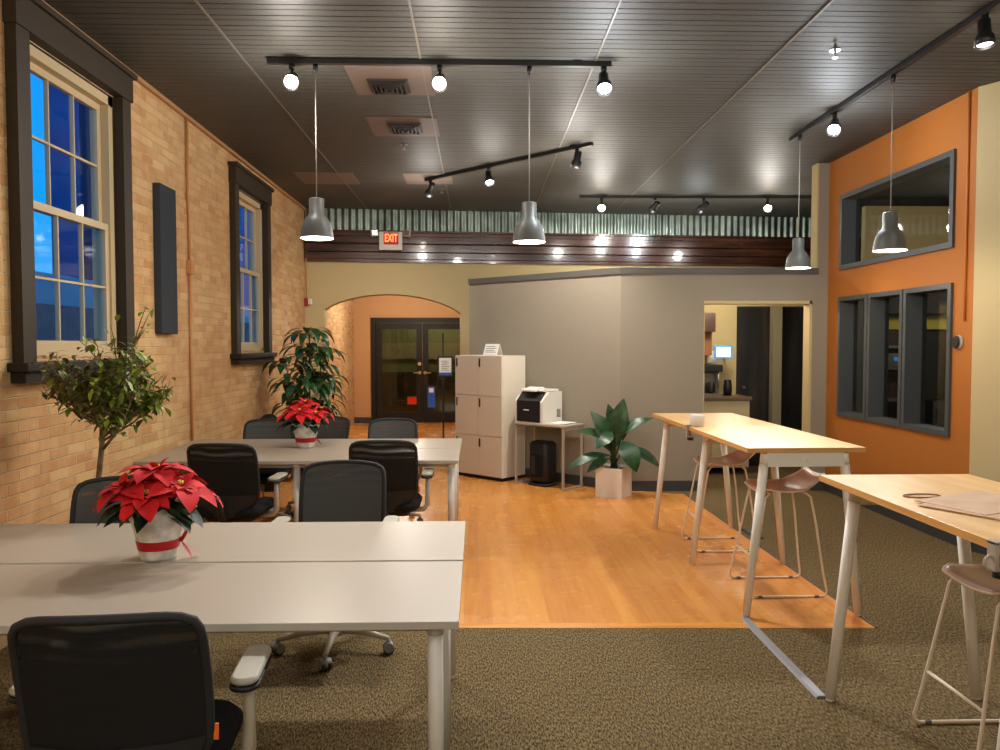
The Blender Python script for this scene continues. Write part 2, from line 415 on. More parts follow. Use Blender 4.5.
# light patches of board where the vents sit
for k, (x0, x1, y0, y1) in enumerate(((-.94,-.33,5.52,6.2),(-.965,-.355,6.82,7.42),(-2.1,-1.43,9.0,9.65),(-.86,-.3,9.0,9.6))):
    struct(MB().box(x0, x1, y0, y1, HC-.006, HC+.002).make('trim_%d' % (8+k), CEILPANEL))

# floors
struct(MB().prism([(XL,4.48),(2.12,4.36),(2.085,8.22),(1.40,8.6),(1.40,16.0),(XL,16.0)], -.05, 0).make('floor', FLOORW))
struct(MB().prism([(XL,4.41),(2.237,4.276),(2.12,4.36),(XL,4.48)], -.05, .0008).make('floor', BORDER))
struct(MB().prism([(2.237,4.276),(2.193,8.22),(2.085,8.22),(2.12,4.36)], -.05, .0008).make('floor', BORDER2))
m = MB(); m.box(XL-.1, 8.3, -3.6, 4.6, -.06, -.0015); m.box(2.0, 8.3, 4.6, 8.3, -.06, -.0015); m.box(1.3, 8.3, 8.3, 13.2, -.06, -.0016)
struct(m.make('floor', CARPET))
struct(MB().prism([(2.237,4.276),(2.249,4.276),(2.205,8.22),(2.193,8.22)], -.01, .004).make('trim_12', BASEB))

# partition (front face y 8.4) with doorway, angled wing, right-hand post up to the ceiling
PY, PH = 8.4, 2.41
wing = V((-.11-1.54, 9.95-8.4, 0)).normalized()
nw = V((wing.y, -wing.x, 0)) * -1        # placeholder normal
m = MB()
m.box(1.54, 2.456, PY, PY+.13, 0, PH); m.box(2.456, 3.628, PY, PY+.13, 2.067, PH); m.box(3.628, 3.8, PY, PY+.13, 0, PH)
m.box(3.68, 3.95, PY, PY+.13, PH, HC); m.box(3.8, 3.95, PY, PY+.13, 0, PH)
a = V((1.54,8.4,0)); b_ = V((-.11,9.95,0)); back = V((-wing.y, wing.x, 0))*-.13
if back.y < 0: back = -back
m.prism([(a.x,a.y),(b_.x,b_.y),(b_.x+back.x,b_.y+back.y),(a.x+.06,a.y+.13)], 0, PH)
struct(m.make('wall_partition', GREY))
m = MB(); m.box(1.53, 3.69, PY-.02, PY+.15, PH-.055, PH+.012)
f_ = -back.normalized()*.02
m.prism([(a.x-.008,a.y-.02),(b_.x+f_.x,b_.y+f_.y),(b_.x+back.x,b_.y+back.y),(a.x+.06,a.y+.15)], PH-.055, PH+.012)
struct(m.make('trim_13', DARKTRIM))
m = MB(); m.box(1.53, 2.45, PY-.014, PY, 0, .11); m.box(3.63, 3.79, PY-.014, PY, 0, .11)
m.prism([(a.x-.005,a.y-.014),(b_.x+f_.x*.7,b_.y+f_.y*.7),(b_.x,b_.y),(a.x,a.y)], 0, .11)
struct(m.make('baseboard_partition', BASEB))
# cream liner of the doorway
m = MB(); m.box(2.446, 2.456, PY-.004, PY+.15, 0, 2.067); m.box(3.60, 3.63, PY-.006, PY+.15, 0, 2.067); m.box(2.446, 3.63, PY-.006, PY+.15, 2.035, 2.067)
struct(m.make('trim_14', CREAM))
struct(MB().box(3.665, 3.682, PY-.004, PY+.14, PH, HC).make('trim_15', CREAM))

# orange wall with openings
OW = [(6.15,8.11,2.37,3.15)] + [(7.50,8.11,.85,2.09),(6.865,7.485,.85,2.09),(6.15,6.85,.85,2.09)]
m = MB(); T = .16
m.box(XR, XR+T, 8.11, 8.4, 0, HC); m.box(XR, XR+T, 5.9, 6.15, 0, HC)
m.box(XR, XR+T, 6.15, 8.11, 0, .85); m.box(XR, XR+T, 6.15, 8.11, 2.09, 2.37); m.box(XR, XR+T, 6.15, 8.11, 3.15, HC)
m.box(XR, XR+T, 7.485, 7.50, .85, 2.09); m.box(XR, XR+T, 6.85, 6.865, .85, 2.09)
struct(m.make('wall_orange', ORANGE))
for k, (y0, y1, z0, z1) in enumerate(OW):
    w = sempty('window_%d' % (k+3), (XR, (y0+y1)/2, z0))
    hy = (y1-y0)/2-.001; hz = z1-z0
    m = MB(); f = .045 if k else .05
    for A in ((-hy,-hy+f,0,hz),(hy-f,hy,0,hz),(-hy+f,hy-f,0,f),(-hy+f,hy-f,hz-f,hz)):
        m.box(-.022, T+.01, A[0], A[1], A[2]+.001, A[3]-.001)
    m.make('window_frame', WINGREY, w)
    MB().box(.128, .134, -hy+f, hy-f, f, hz-f).make('pane', GLASSG, w)
struct(MB().box(XR-.014, XR, 5.9, 8.385, 0, .11).make('baseboard_orange', BASEB))
# cream wall turning away to the right
cd = V((.5,-.866,0)); c0 = V((XR,5.9,0)); c1 = c0+cd*8.8; cn = V((.866,.5,0))*.16
struct(MB().prism([(c0.x,c0.y),(c1.x,c1.y),(c1.x+cn.x,c1.y+cn.y),(c0.x+cn.x,c0.y+cn.y)], 0, HC).make('wall_right', mat('cream_wall_right', (196,178,134), rough=.75)))
q = -cn*.09
struct(MB().prism([(c0.x,c0.y),(c1.x,c1.y),(c1.x+q.x,c1.y+q.y),(c0.x+q.x,c0.y+q.y)], 0, .11).make('baseboard_right', BASEB))
struct(MB().box(XL-.3, 8.3, -3.75, -3.6, 0, HC).make('wall_back', CREAM))
struct(MB().box(8.2, 8.35, -3.6, 13, 0, HC).make('wall_outer', CREAM))

# entry beyond the arch
struct(MB().box(XL-.3, 2.0, 11.9, 16.2, 2.75, 2.85).make('ceiling', CREAM))
struct(MB().box(1.2, 1.35, 12.0, 16.0, 0, 2.75).make('wall_entry_side', PEACH))
m = MB(); EY = 15.8
m.box(XL, -2.15, EY, EY+.15, 0, 2.75); m.box(.35, 1.2, EY, EY+.15, 0, 2.75); m.box(-2.15, .35, EY, EY+.15, 2.13, 2.75)
struct(m.make('wall_entry', PEACH))
struct(MB().box(XL, -2.16, EY-.015, EY, 0, .12).make('baseboard_entry', BASEB))
d1 = sempty('door_1', (-2.15, EY, 0))
m = MB(); m.box(0, .09, -.05, .13, 0, 2.13); m.box(2.41, 2.5, -.05, .13, 0, 2.13); m.box(.09, 2.41, -.05, .13, 2.03, 2.13)
m.make('door_frame', DOORP, d1)
for k, (x0, x1) in enumerate(((.095,1.02),(1.03,2.40))):
    lf = x0; rt = x1 if k == 0 else x0+.925
    m = MB(); st = .115
    m.box(lf, lf+st, 0, .045, .01, 2.02); m.box(rt-st, rt, 0, .045, .01, 2.02); m.box(lf+st, rt-st, 0, .045, .01, .22); m.box(lf+st, rt-st, 0, .045, 1.9, 2.02)
    d = m.make('door_leaf', DOORP, d1)
    MB().box(lf+st, rt-st, .018, .026, .22, 1.9).make('pane', GLASSD, d)
    hx = rt-.05 if k == 0 else lf+.05
    m = MB(); m.tube([(hx,0,1.02),(hx,-.05,1.02),(hx+(-.11 if k==0 else .11),-.055,1.02)], .012); m.lathe([(.03,0),(.03,.012)], 0, 0)
    m2_ = MB(); m2_.tube([(hx,0,1.02),(hx,-.05,1.02),(hx-(.12 if k==0 else -.12),-.055,1.02)], .012); m2_.tube([(hx,.0,1.02),(hx,-.012,1.02)], .032, 16)
    m2_.make('handle', BRASS, d)
    m.b.free()
    if k == 0: MB().tube([(hx,0,1.2),(hx,-.02,1.2)], .036, 18).make('deadbolt', BRASS, d)
m = MB(); m.box(2.0, 2.4, 0, .045, .01, 2.02); m.make('side_panel', DOORP, d1)
# what shows through the glass: small lobby
m = MB(); m.box(-2.9, 1.2, 18.2, 18.3, 0, 3.0); struct(m.make('wall_lobby', GREENG))
struct(MB().box(-2.9, 1.2, 18.1, 18.2, 0, .95).make('trim_16', BRNW))
struct(MB().box(-2.9, 1.2, 18.12, 18.2, 1.25, 1.62).make('trim_17', DOORW))
struct(MB().box(-2.9, -2.8, 15.95, 18.2, 0, 3).make('wall_lobby_side', BRNW))
struct(MB().box(1.1, 1.2, 15.95, 18.2, 0, 3).make('wall_lobby_right', BRNW))
struct(MB().box(-2.9, 1.2, 15.95, 18.3, 3.0, 3.1).make('ceiling', CREAM))
struct(MB().box(-2.9, 1.2, 15.95, 18.3, -.05, .0).make('floor', BRNW))

# kitchen nook behind the partition
m = MB(); m.box(1.2, 3.34, 10.0, 10.12, 0, 2.38); m.box(3.34, 4.30, 10.0, 10.12, 2.09, 2.38); m.box(4.27, 4.4, 10.0, 10.12, 0, 2.38)
struct(m.make('wall_kitchen', CREAM))
struct(MB().box(2.25, 2.35, 9.0, 10.0, 0, 2.34).make('wall_kitchen_side', CREAM))
struct(MB().box(4.27, 4.35, 8.55, 10.0, 0, 2.34).make('wall_kitchen_right', mat('slate_wall', (84,86,84), rough=.7)))
struct(MB().box(1.5, 4.4, 8.55, 10.12, 2.35, 2.39).make('ceiling', CREAM))
d2 = sempty('door_2', (3.34, 10.0, 0))
for x0, x1 in ((.0,.46),(.47,.93)):
    m = MB(); m.box(x0+.003, x1-.003, .02, .06, .01, 2.08, bev=.004)
    l = m.make('door_leaf', RUSTIC, d2)
MB().tube([(.1,.02,1.04),(.1,-.03,1.04)], .018, 14).make('door_knob', STEEL, d2)
struct(MB().box(3.765, 3.88, 9.86, 9.98, 0, 2.09).make('trim_18', POST))

# room behind the orange wall
m = MB(); m.box(5.0, 8.2, 10.0, 10.1, 2.35, 3.38); struct(m.make('wall_cafe_upper', CREAM))
struct(MB().box(4.4, 8.2, 10.0, 10.1, 0, 2.35).make('wall_cafe', DKWALL))
struct(MB().box(4.36, 8.2, 9.9, 10.0, 1.79, 1.97).make('trim_19', YELW))
struct(MB().box(4.36, 8.2, 9.55, 9.99, 1.98, 2.3).make('trim_20', DKWALL))

# ------------------------------------------------------------------ left windows
def left_window(idx, y0, y1, z0, z1):
    w = sempty('window_%d' % idx, (XL, (y0+y1)/2, z0)); h = (y1-y0)/2; H = z1-z0
    m = MB(); c = .125; pr = .062       # casing, standing proud of the brick
    m.box(0, pr, -h-c, -h, -.04, H+.005); m.box(0, pr, h, h+c, -.04, H+.005)
    m.box(0, pr+.012, -h-c-.015, h+c+.015, H+.005, H+.17); m.box(0, pr+.035, -h-c-.04, h+c+.04, H+.17, H+.205)
    m.make('window_frame', BRONZE, w)
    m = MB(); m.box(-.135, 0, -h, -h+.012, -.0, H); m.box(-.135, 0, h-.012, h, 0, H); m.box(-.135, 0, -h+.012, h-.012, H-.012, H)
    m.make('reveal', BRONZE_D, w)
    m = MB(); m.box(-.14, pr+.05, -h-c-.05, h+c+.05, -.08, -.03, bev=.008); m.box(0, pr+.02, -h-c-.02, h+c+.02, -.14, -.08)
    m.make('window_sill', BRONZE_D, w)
    f = .06; iy = h-.012
    m = MB(); m.box(-.13, -.005, -iy, -iy+f, -.03, H-.012); m.box(-.13, -.005, iy-f, iy, -.03, H-.012); m.box(-.13,-.005,-iy,iy,H-.012-f,H-.012); m.box(-.13,-.005,-iy,iy,-.03,.02)
    m.make('jamb', CREAMF, w)
    mid = .865
    for nm, a, b, xo in (('lower',.02,mid+.02,-.038),('upper',mid-.02,H-.072,-.078)):
        r = .045; ya, yb = -iy+f, iy-f
        m = MB(); m.box(xo-.018, xo+.018, ya, ya+r, a, b); m.box(xo-.018, xo+.018, yb-r, yb, a, b)
        m.box(xo-.018, xo+.018, ya+r, yb-r, a, a+(.07 if nm == 'lower' else .045)); m.box(xo-.018, xo+.018, ya+r, yb-r, b-.045, b)
        s = m.make('sash', CREAMF, w)
        m = MB()
        for k in (1,2):
            yy = ya+r+(yb-ya-2*r)*k/3; m.box(xo-.012, xo+.014, yy-.006, yy+.006, a+.04, b-.04)
        zz = (a+b)/2; m.box(xo-.012, xo+.0135, ya+r, yb-r, zz-.007, zz+.007)
        m.make('muntin', CREAMF, s)
        MB().box(xo-.004, xo, ya+r-.005, yb-r+.005, a+.04, b-.03).make('pane', GLASS, s)
for i, wv in enumerate(WIN): left_window(i+1, *wv)

# outside, seen through the left windows
m = MB(); m.box(-14, -9, 26.2, 40, 0, 16)
for k in range(3):
    for z in (3.2, 6.4, 9.6): m.box(-13.2+k*1.6, -12.2+k*1.6, 26.16, 26.2, z, z+1.6)
tag(m.make('neighbouring_building', SKYB), 'tall blue-grey building outside the brick-wall windows at dusk', 'building')
m = MB(); m.box(-9.75, -8.68, 19.6, 25.5, 0, 15)
for z in (3.5, 7.0, 10.5): m.box(-9.2, -8.3, 19.56, 19.6, z, z+1.8)
tag(m.make('dark_building', mat('dark_building',(62,60,84),rough=.8)), 'dark building behind the right-hand panes of the near window', 'building')
m = MB(); m.box(-8.6, -7.6, 9, 36, 0, 2.3); m.mi = 1; m.box(-8.62, -7.58, 9, 36, 2.3, 2.85)
tag(m.make('low_garage', [BRK2, LOWW]), 'low brick garage with pale parapet in front of the tall blue-grey building', 'building')
struct(MB().box(-40, XL-WT, -5, 60, -.3, -.0).make('ground', ASPH))

# ------------------------------------------------------------------ things on the left wall
m = MB(); m.box(0, .058, -.16, .16, -.58, .58, bev=.006)
tag(m.make('acoustic_panel', PANELG, loc=(XL+.001, 6.275, 2.26)), 'tall dark grey padded panel mounted on brick between the two windows', 'wall panel')
t = thing('conduit', 'painted conduit with a small junction box running down the brick wall', 'conduit', (XL, 6.83, 0))
MB().tube([(.016,0,.76),(.016,0,2.20)], .011).make('pipe', CONDUIT, t); MB().tube([(.016,0,2.32),(.016,.0,2.7),(.016,-.02,2.9),(.016,-.02,HC-.03)], .011).make('pipe', CONDUIT, t)
MB().box(.0, .045, -.035, .035, 2.2, 2.32, bev=.004).make('junction_box', CONDUIT, t)
t = thing('fire_alarm', 'small red and white fire alarm strobe in the corner left of the arch', 'fire alarm', (XL+.06, 11.36, 2.2))
MB().box(-.05, .0, -.05, .01, -.05, .06, bev=.005).make('housing', mat('alarm_red',(170,30,26),rough=.4), t)
MB().box(.002, .05, -.045, .005, -.03, .05, bev=.005).make('strobe', mat('alarm_white',(225,220,212),rough=.3), t)
MB().tube([(-.03,-.01,.06),(-.03,-.01,HC-2.24)], .009).make('pipe', CONDUIT, t)

# ------------------------------------------------------------------ desks
def desk(label, x0, x1, y0, y1, grp, legs):
    cx, cy = (x0+x1)/2, (y0+y1)/2
    t = thing('white_desk', label, 'desk', (cx, cy, 0), 0, grp); hx, hy = (x1-x0)/2, (y1-y0)/2
    m = MB(); m.box(-hx, hx, -hy, hy, .722, .747, bev=.002)
    for f in m.b.faces:
        if abs(f.normal.z) < .3 or f.calc_center_median().z < .725: f.material_index = 1
    m.b.normal_update()
    for f in m.b.faces: f.material_index = 0 if f.normal.z > .7 else 1
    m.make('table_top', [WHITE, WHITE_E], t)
    m = MB(); m.box(-hx+.06, hx-.06, -hy+.10, -hy+.14, .682, .7215); m.box(-hx+.06, hx-.06, hy-.14, hy-.10, .682, .7215)
    m.make('rail', DESKLEG, t)
    for lx in legs:
        for ly in (-hy+.055, hy-.055):
            m = MB(); m.lathe([(.026,.69),(.026,.722)], lx-cx, ly); m.lathe([(.0245,.02),(.0245,.69)], lx-cx, ly); m.lathe([(.02,0),(.02,.02)], lx-cx, ly, 16)
            m.make('leg', DESKLEG, t)
LX = (-.135, -1.30, -2.42)
desk('nearest white desk with a foreground chair pulled up, black chair back in front', -2.49, -.06, 2.37, 3.040, 'white desks', LX)
desk('white desk directly behind the nearest one, holding the larger poinsettia', -2.49, -.06, 3.062, 3.735, 'white desks', LX)
LX = (-.20, -1.335, -2.44)
desk('front desk of the far pair, two black mesh chairs tucked at it', -2.495, -.145, 5.70, 6.365, 'white desks', LX)
desk('rearmost white desk, holding the smaller poinsettia', -2.495, -.145, 6.378, 7.04, 'white desks', LX)

# ------------------------------------------------------------------ task chairs
def back_pt(u, v, off=0):
    # u -1..1, v 0..1 (bottom to top)
    z = .43 + .505*v
    hw = .206 + .018*math.sin(min(1,v*1.15)*PI*.6) + .012*(1-v)
    if v < .35: hw *= (1-(1-v/.35)**2.6*.42)
    if v > .86: hw *= 1-((v-.86)/.14)**3*.06
    x = u*hw
    zz = z + (-.012*u*u-.016*abs(u)**9 if v > .8 else 0)*(v-.8)/.2 + (.05*u*u*(1-v/.35)**2 if v < .35 else 0)
    y = -.235 - .075*v + .03*math.cos((v-.35)*PI)*.6 + .05*u*u + off
    return (x, y, zz)
def make_chair():
    t = thing('task_chair', '', 'chair', (0,0,0), 0, 'mesh-backed task chairs')
    # seat
    m = MB(); m.rbox(0, .0, .425, .49, .48, .46, .10, 6, bev=.022); m.make('seat', SEATF, t)
    m = MB(); m.rbox(0, -.01, .385, .427, .34, .30, .05, 4, bev=.01); m.make('mechanism', BLACKP, t)
    # back
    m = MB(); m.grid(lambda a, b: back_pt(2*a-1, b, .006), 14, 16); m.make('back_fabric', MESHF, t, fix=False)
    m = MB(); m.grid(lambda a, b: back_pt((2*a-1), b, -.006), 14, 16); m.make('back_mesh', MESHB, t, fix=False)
    pts = [back_pt(-1, j/16) for j in range(17)] + [back_pt(-1+2*i/14, 1) for i in range(1,14)] + [back_pt(1, 1-j/16) for j in range(17)] + [back_pt(1-2*i/14, 0) for i in range(1,14)]
    m = MB(); m.tube(pts, .0125, 8, closed=True); m.make('back_frame', FRAMEP, t)
    # lower shell and spine
    m = MB(); m.grid(lambda a, b: back_pt((2*a-1)*.97, b*.30, -.016), 10, 6); m.make('lower_shell', FRAMEP, t, fix=False)
    m = MB(); m.tube([(0,-.05,.40),(0,-.22,.40),(0,-.275,.45),(0,-.285,.56)], [.03,.03,.026,.018], 10); m.make('spine', BLACKP, t)
    # arms
    for s in (-1, 1):
        m = MB(); m.tube([(s*.16,.0,.40),(s*.26,.0,.405),(s*.287,-.005,.44),(s*.289,-.01,.52),(s*.289,-.01,.645)], [.02,.02,.02,.017,.015], 10)
        arm = m.make('armrest', BASEG, t)
        m = MB(); m.rbox(s*.288, .035, .640, .655, .085, .27, .04, 6, bev=.004); m.make('arm_underside', BLACKP, arm)
        m = MB(); m.rbox(s*.288, .035, .655, .678, .08, .265, .038, 6, bev=.008); m.make('arm_pad', ARMG, arm)
    # base
    m = MB(); m.lathe([(.028,.10),(.028,.24),(.02,.24),(.02,.39)], 0, 0, 18); m.make('column', BASEG, t)
    m = MB(); m.lathe([(.045,.07),(.05,.10),(.04,.13)], 0, 0, 18); hub = m.make('hub', BASEG, t)
    for k in range(5):
        a = PI/2 + k*2*PI/5
        m = MB(); m.tube([(.03*math.cos(a),.03*math.sin(a),.10),(.16*math.cos(a),.16*math.sin(a),.098),(.305*math.cos(a),.305*math.sin(a),.075)], [.026,.02,.013], 8)
        m.make('leg', BASEG, t)
        x, y = .30*math.cos(a), .30*math.sin(a)
        m = MB(); nx, ny = -math.sin(a+.5), math.cos(a+.5)
        for s in (-1, 1): m.tube([(x+nx*s*.006,y+ny*s*.006,.0275),(x+nx*s*.026,y+ny*s*.026,.0275)], .0275, 16)
        m.mi = 1; m.tube([(x,y,.0275),(x,y,.075)], .011, 8)
        m.tube([(x-nx*.027,y-ny*.027,.034),(x+nx*.027,y+ny*.027,.034)], .0255, 12)
        m.make('caster', [CASTER, CASTG], t)
    m = MB(); bx = back_pt(1, .30); m.box(bx[0]+.010, bx[0]+.022, bx[1]-.004, bx[1]+.002, bx[2]-.02, bx[2]+.022); m.make('label_tag', TAG, t)
    return t
ch = make_chair()
G = 'mesh-backed task chairs'
ch.location = (-.945, 2.20, 0); ch.rotation_euler = (0,0,math.radians(5)); ch['label'] = 'black mesh chair in the foreground seen from behind, orange tag on its back'
dup(ch, (-.75, 4.09, 0), PI, 'grey-fronted chair facing us in the middle, behind the second white desk', G)
dup(ch, (-1.70, 3.60, 0), PI+math.radians(8), 'grey chair behind the larger poinsettia, beside the bare tree trunk', G)
dup(ch, (-1.70, 5.49, 0), math.radians(-3), 'black mesh chair seen from behind at the far desks, nearer the brick wall', G)
dup(ch, (-.655, 5.63, 0), 0, 'black mesh chair seen from behind at the right end of the far desks', G)
dup(ch, (-1.93, 6.98, 0), PI, 'grey chair behind the rearmost desk, left of the smaller poinsettia', G, .96)
dup(ch, (-1.55, 7.45, 0), PI-math.radians(32), 'grey chair turned aside, just right of the smaller poinsettia', G, .94)
dup(ch, (-.79, 7.0, 0), PI, 'grey chair behind the rearmost desk in front of the glass doors', G, .96)

# ------------------------------------------------------------------ high tables and stools
def high_table(label, x0, x1, y0, y1, frames, rz=0):
    cx, cy = (x0+x1)/2, (y0+y1)/2; hx, hy = (x1-x0)/2, (y1-y0)/2
    t = thing('high_table', label, 'table', (cx, cy, 0), 0, 'birch-topped high tables')
    m = MB(); m.box(-hx, hx, -hy, hy, .972, 1.0, bev=.0015); m.b.normal_update()
    for f in m.b.faces: f.material_index = 0 if abs(f.normal.z) > .7 else 1
    m.make('table_top', [BIRCH, BIRCHE], t)
    m = MB()
    for s in (-1,1): m.box(s*.12-.02, s*.12+.02, -hy+.08, hy-.08, .935, .9715)
    m.make('rail', POWDER, t)
    for fy in frames:
        y = fy-cy
        for s in (-1, 1):
            m = MB(); m.tube([(s*.235, y, .965),(s*.240, y, .90)], .026, 14); m.tube([(s*.240,y,.90),(s*.335,y,.012)], [.027,.022], 16); m.tube([(s*.335,y,.012),(s*.335,y,0)], .018, 12)
            m.make('leg', POWDER, t)
        m = MB(); c = []
        m.rbox(0, 0, -.022, .022, .50, .082, .035, 5)
        o = m.make('crossbar', POWDER, t, loc=(0, y, .930), rot=(PI/2,0,0))
        MB().tube([(.02,.0,.015),(.02,0,.03)], .019, 20).make('cap', POWDER, o)
    t.rotation_euler.z = math.radians(rz)
    return t
high_table('light wood high table in the middle with two wire-legged stools', 1.532, 2.232, 4.44, 6.72, (4.47, 5.55, 6.65), 1.0)
high_table('light wood high table at the right edge with folders on it', 1.565, 2.262, 1.24, 3.52, (3.40, 2.30, 1.30))
def make_stool():
    t = thing('bar_stool', '', 'stool', (0,0,0), 0, 'wire-legged bar stools')
    def seat(a, b):
        x = -.155+.405*a; y = (b-.5)*.40*(1-.25*max(0,(abs(a-.45)-.3))**1)
        z = .672 - .018*math.sin(PI*min(1,a/.75)) - .0*b
        if a > .62: k = (a-.62)/.38; z += .085*k**1.7; y *= 1-.25*k
        if a < .12: z -= .02*((.12-a)/.12)**2; y *= 1-.18*((.12-a)/.12)
        z += .018*((b-.5)*2)**2
        return (x, y, z)
    m = MB(); gg = m.grid(seat, 20, 12); o = m.make('seat', SEATP, t, fix=False)
    md = o.modifiers.new('solid', 'SOLIDIFY'); md.thickness = .011; md.offset = 0
    rim = [seat(i/20,0) for i in range(21)] + [seat(1,j/12) for j in range(1,12)] + [seat(1-i/20,1) for i in range(21)] + [seat(0,1-j/12) for j in range(1,12)]
    MB().tube(rim, .0065, 6, closed=True).make('seat_rim', SEATP2, t)
    R = .0072
    for s in (-1, 1):
        y0, y1 = s*.205, s*.15
        # bottom rail with the two uprights, bent at the corners
        pts = [(-.10,y1,.655),(-.13,y1,.62)] + [(-.13-.105*k/4, y1+(y0-y1)*k/4, .62-.59*k/4) for k in range(1,4)] + [(-.235,y0,.045),(-.232,y0,.02),(-.21,y0,.009),(.225,y0,.009),(.245,y0,.02),(.248,y0,.045)] + [(.245-.075*k/4, y0+(y1-y0)*k/4, .03+.59*k/4) for k in range(1,4)] + [(.16,y1,.63),(.13,y1,.655)]
        m = MB(); m.tube(pts, R, 8)
        leg = m.make('leg', WIRE, t)
        for x in (-.19, .17): MB().tube([(x,y0,.0085),(x+.028,y0,.0085)], .0082, 8).make('glide', mat('glide_grey',(96,90,82),rough=.6) if 'glide_grey' not in MATS else MATS['glide_grey'], leg)
        pts = [(-.01,y1,.655),(.055,y1,.63)] 
    MB().tube([(-.196,-.186,.235),(-.196,.186,.235)], R, 8).make('footrest', WIRE, t)
    MB().tube([(-.10,-.15,.652),(-.10,.15,.652)], R, 8).make('seat_support', WIRE, t); MB().tube([(.13,-.15,.652),(.13,.15,.652)], R, 8).make('seat_support', WIRE, t)
    return t
SG = 'wire-legged bar stools'
st = make_stool(); st.location = (1.95, 5.01, 0); st['label'] = 'wire-legged stool at the near end of the middle high table'
dup(st, (1.905, 6.09, 0), 0, 'wire-legged stool at the far end of the middle high table', SG)
dup(st, (2.07, 2.97, 0), 0, 'wire-legged stool under the right-edge high table, cropped by the photo', SG)

def power_module(label, y, x=1.56, dx=.05, dy=0):
    t = thing('power_module', label, 'power outlet', (x, y, 1.0), 0, 'clamp-on power modules')
    MB().rbox(dx, dy, .0015, .085, .085, .075, .012, 4, bev=.004, sc=1.12).make('housing', mat('module_white',(226,222,216),rough=.35), t)
    m = MB(); m.box(-.03, .02, -.02, .02, .001, .012, bev=.002); m.box(-.03, -.017, -.02, .02, -.07, .01, bev=.002); m.box(-.03, .03, -.02, .02, -.078, -.066, bev=.002)
    m.make('clamp', WHITE, t)
    MB().lathe([(.008,-.066),(.008,-.031)], .0, 0, 12).make('screw', CHROME, t)
    MB().lathe([(.022,-.10),(.022,-.079)], .0, 0, 16).make('knob', BLACKP, t)
    MB().tube([(-.028+.022*math.cos(a), .0, -.055+.022*math.sin(a)) for a in [2*PI*k/16 for k in range(16)]], .005, 8, closed=True).make('ring', WHITE, t)
power_module('white power module clamped to the middle high table', 5.62, 1.545)
power_module('half-cropped white power module clamped to the right-edge high table', 2.27, 1.565, .20, .20)

# folders, sheet and wire-rimmed glasses on the right-hand table
t = thing('folder_stack', 'kraft folders and papers lying on the right-edge high table', 'folders', (1.85, 2.79, 1.0), math.radians(24))
for k, (dx, dy, r, mm, z) in enumerate(((.02,-.03,.0,PAPER,.001),(.0,.0,.12,KRAFT,.006),(.03,.02,-.05,KRAFT,.011))):
    m = MB(); m.box(-.18, .18, -.14, .14, 0, .004)
    m.make(('sheet','folder','folder')[k], mm, t, loc=(dx,dy,z), rot=(0,math.radians(-.8*k),r))
t = thing('folder', 'second kraft folder fanned open at the right of the folder stack', 'folder', (1.99, 2.50, 1.0), math.radians(8))
MB().box(-.16,.16,-.12,.12,.001,.006).make('back_cover', KRAFT, t); MB().box(-.16,.16,-.12,.12,0,.004).make('front_cover', KRAFT, t, loc=(0,0,.018), rot=(0,math.radians(3),.05))
m = MB(); 
for r_ in ((.075,.035),): m.tube([(r_[0]*math.cos(a), r_[1]*math.sin(a), .0035) for a in [2*PI*k/28 for k in range(28)]], .003, 6, closed=True)
tag(m.make('elastic_loop', mat('loop_brown',(120,80,40),rough=.5), loc=(1.745,3.0,1.0), rot=(0,0,.1)), 'thin brown loop lying beside the kraft folders', 'elastic loop')

# floor cable cover and leg cable
m = MB(); m.prism([(-.028,0),(-.018,.010),(.018,.010),(.028,0)], -.0, 1.02, 'y')
tag(m.make('cable_cover', RUBBER, loc=(1.553,3.425,.0005)), 'flat grey cable cover on the carpet between the two high tables', 'cable cover')
m = MB(); m.tube([(1.83,3.43,.925),(1.73,3.445,.90),(1.69,3.445,.8),(1.668,3.445,.6),(1.636,3.442,.3),(1.612,3.442,.06),(1.59,3.44,.014)], .0042, 8)
tag(m.make('power_cable', mat('white_cable',(220,216,206),rough=.5)), 'white cable running down the leg of the right-edge high table', 'cable')
t = thing('floor_outlet', 'dark floor outlet plate beside the wood floor under the middle high table', 'floor outlet', (2.31, 6.45, 0))
MB().box(-.04,.04,-.16,.16,.0005,.008,bev=.002).make('plate', BLACKP, t); MB().box(-.018,.018,-.12,.12,.0085,.012).make('lid', STEEL, t)

# ------------------------------------------------------------------ lockers, printer, heater, planter
ang = math.atan2(1.55, -1.65) - PI        # along the wing, rightwards
t = thing('locker_cabinet', 'tall cream locker cabinet with six doors against the angled partition', 'cabinet', (.285, 8.98, 0), ang)
W_, D_, H_ = .76, .41, 1.465
MB().box(-W_, 0, .0, D_, .04, H_, bev=.006).make('body', LOCKB, t)
MB().box(-W_+.02, -.02, .02, D_-.02, 0, .04).make('plinth', GAP, t)
for r in range(3):
    for c in range(2):
        x0 = -W_+.006+c*(W_-.008)/2; x1 = x0+(W_-.016)/2; z0 = .046+r*.473; z1 = z0+.468
        d = MB().box(x0, x1, -.018, -.001, z0, z1, bev=.003).make('door', LOCK, t)
        MB().box(x0+.02, x0+.042, -.024, -.018, z1-.13, z1-.03, bev=.003).make('handle', BLACKP, d)
t = thing('tent_card', 'small white card propped on top of the locker cabinet', 'card', (.14, 9.30, 1.471), ang)
m = MB(); m.prism([(0,0),(.05,.13),(.055,.13),(.11,0),(.105,0),(.0525,.122),(.005,0)], -.11, .11, 'x'); m.make('card', PAPER, t)
m = MB()
for k in range(4):
    z = .03+k*.022; y = z*.05/.13-.0012; m.box(-.085, .085-.03*(k%2), y-.0006, y, z, z+.006)
m.make('print', INK, t)

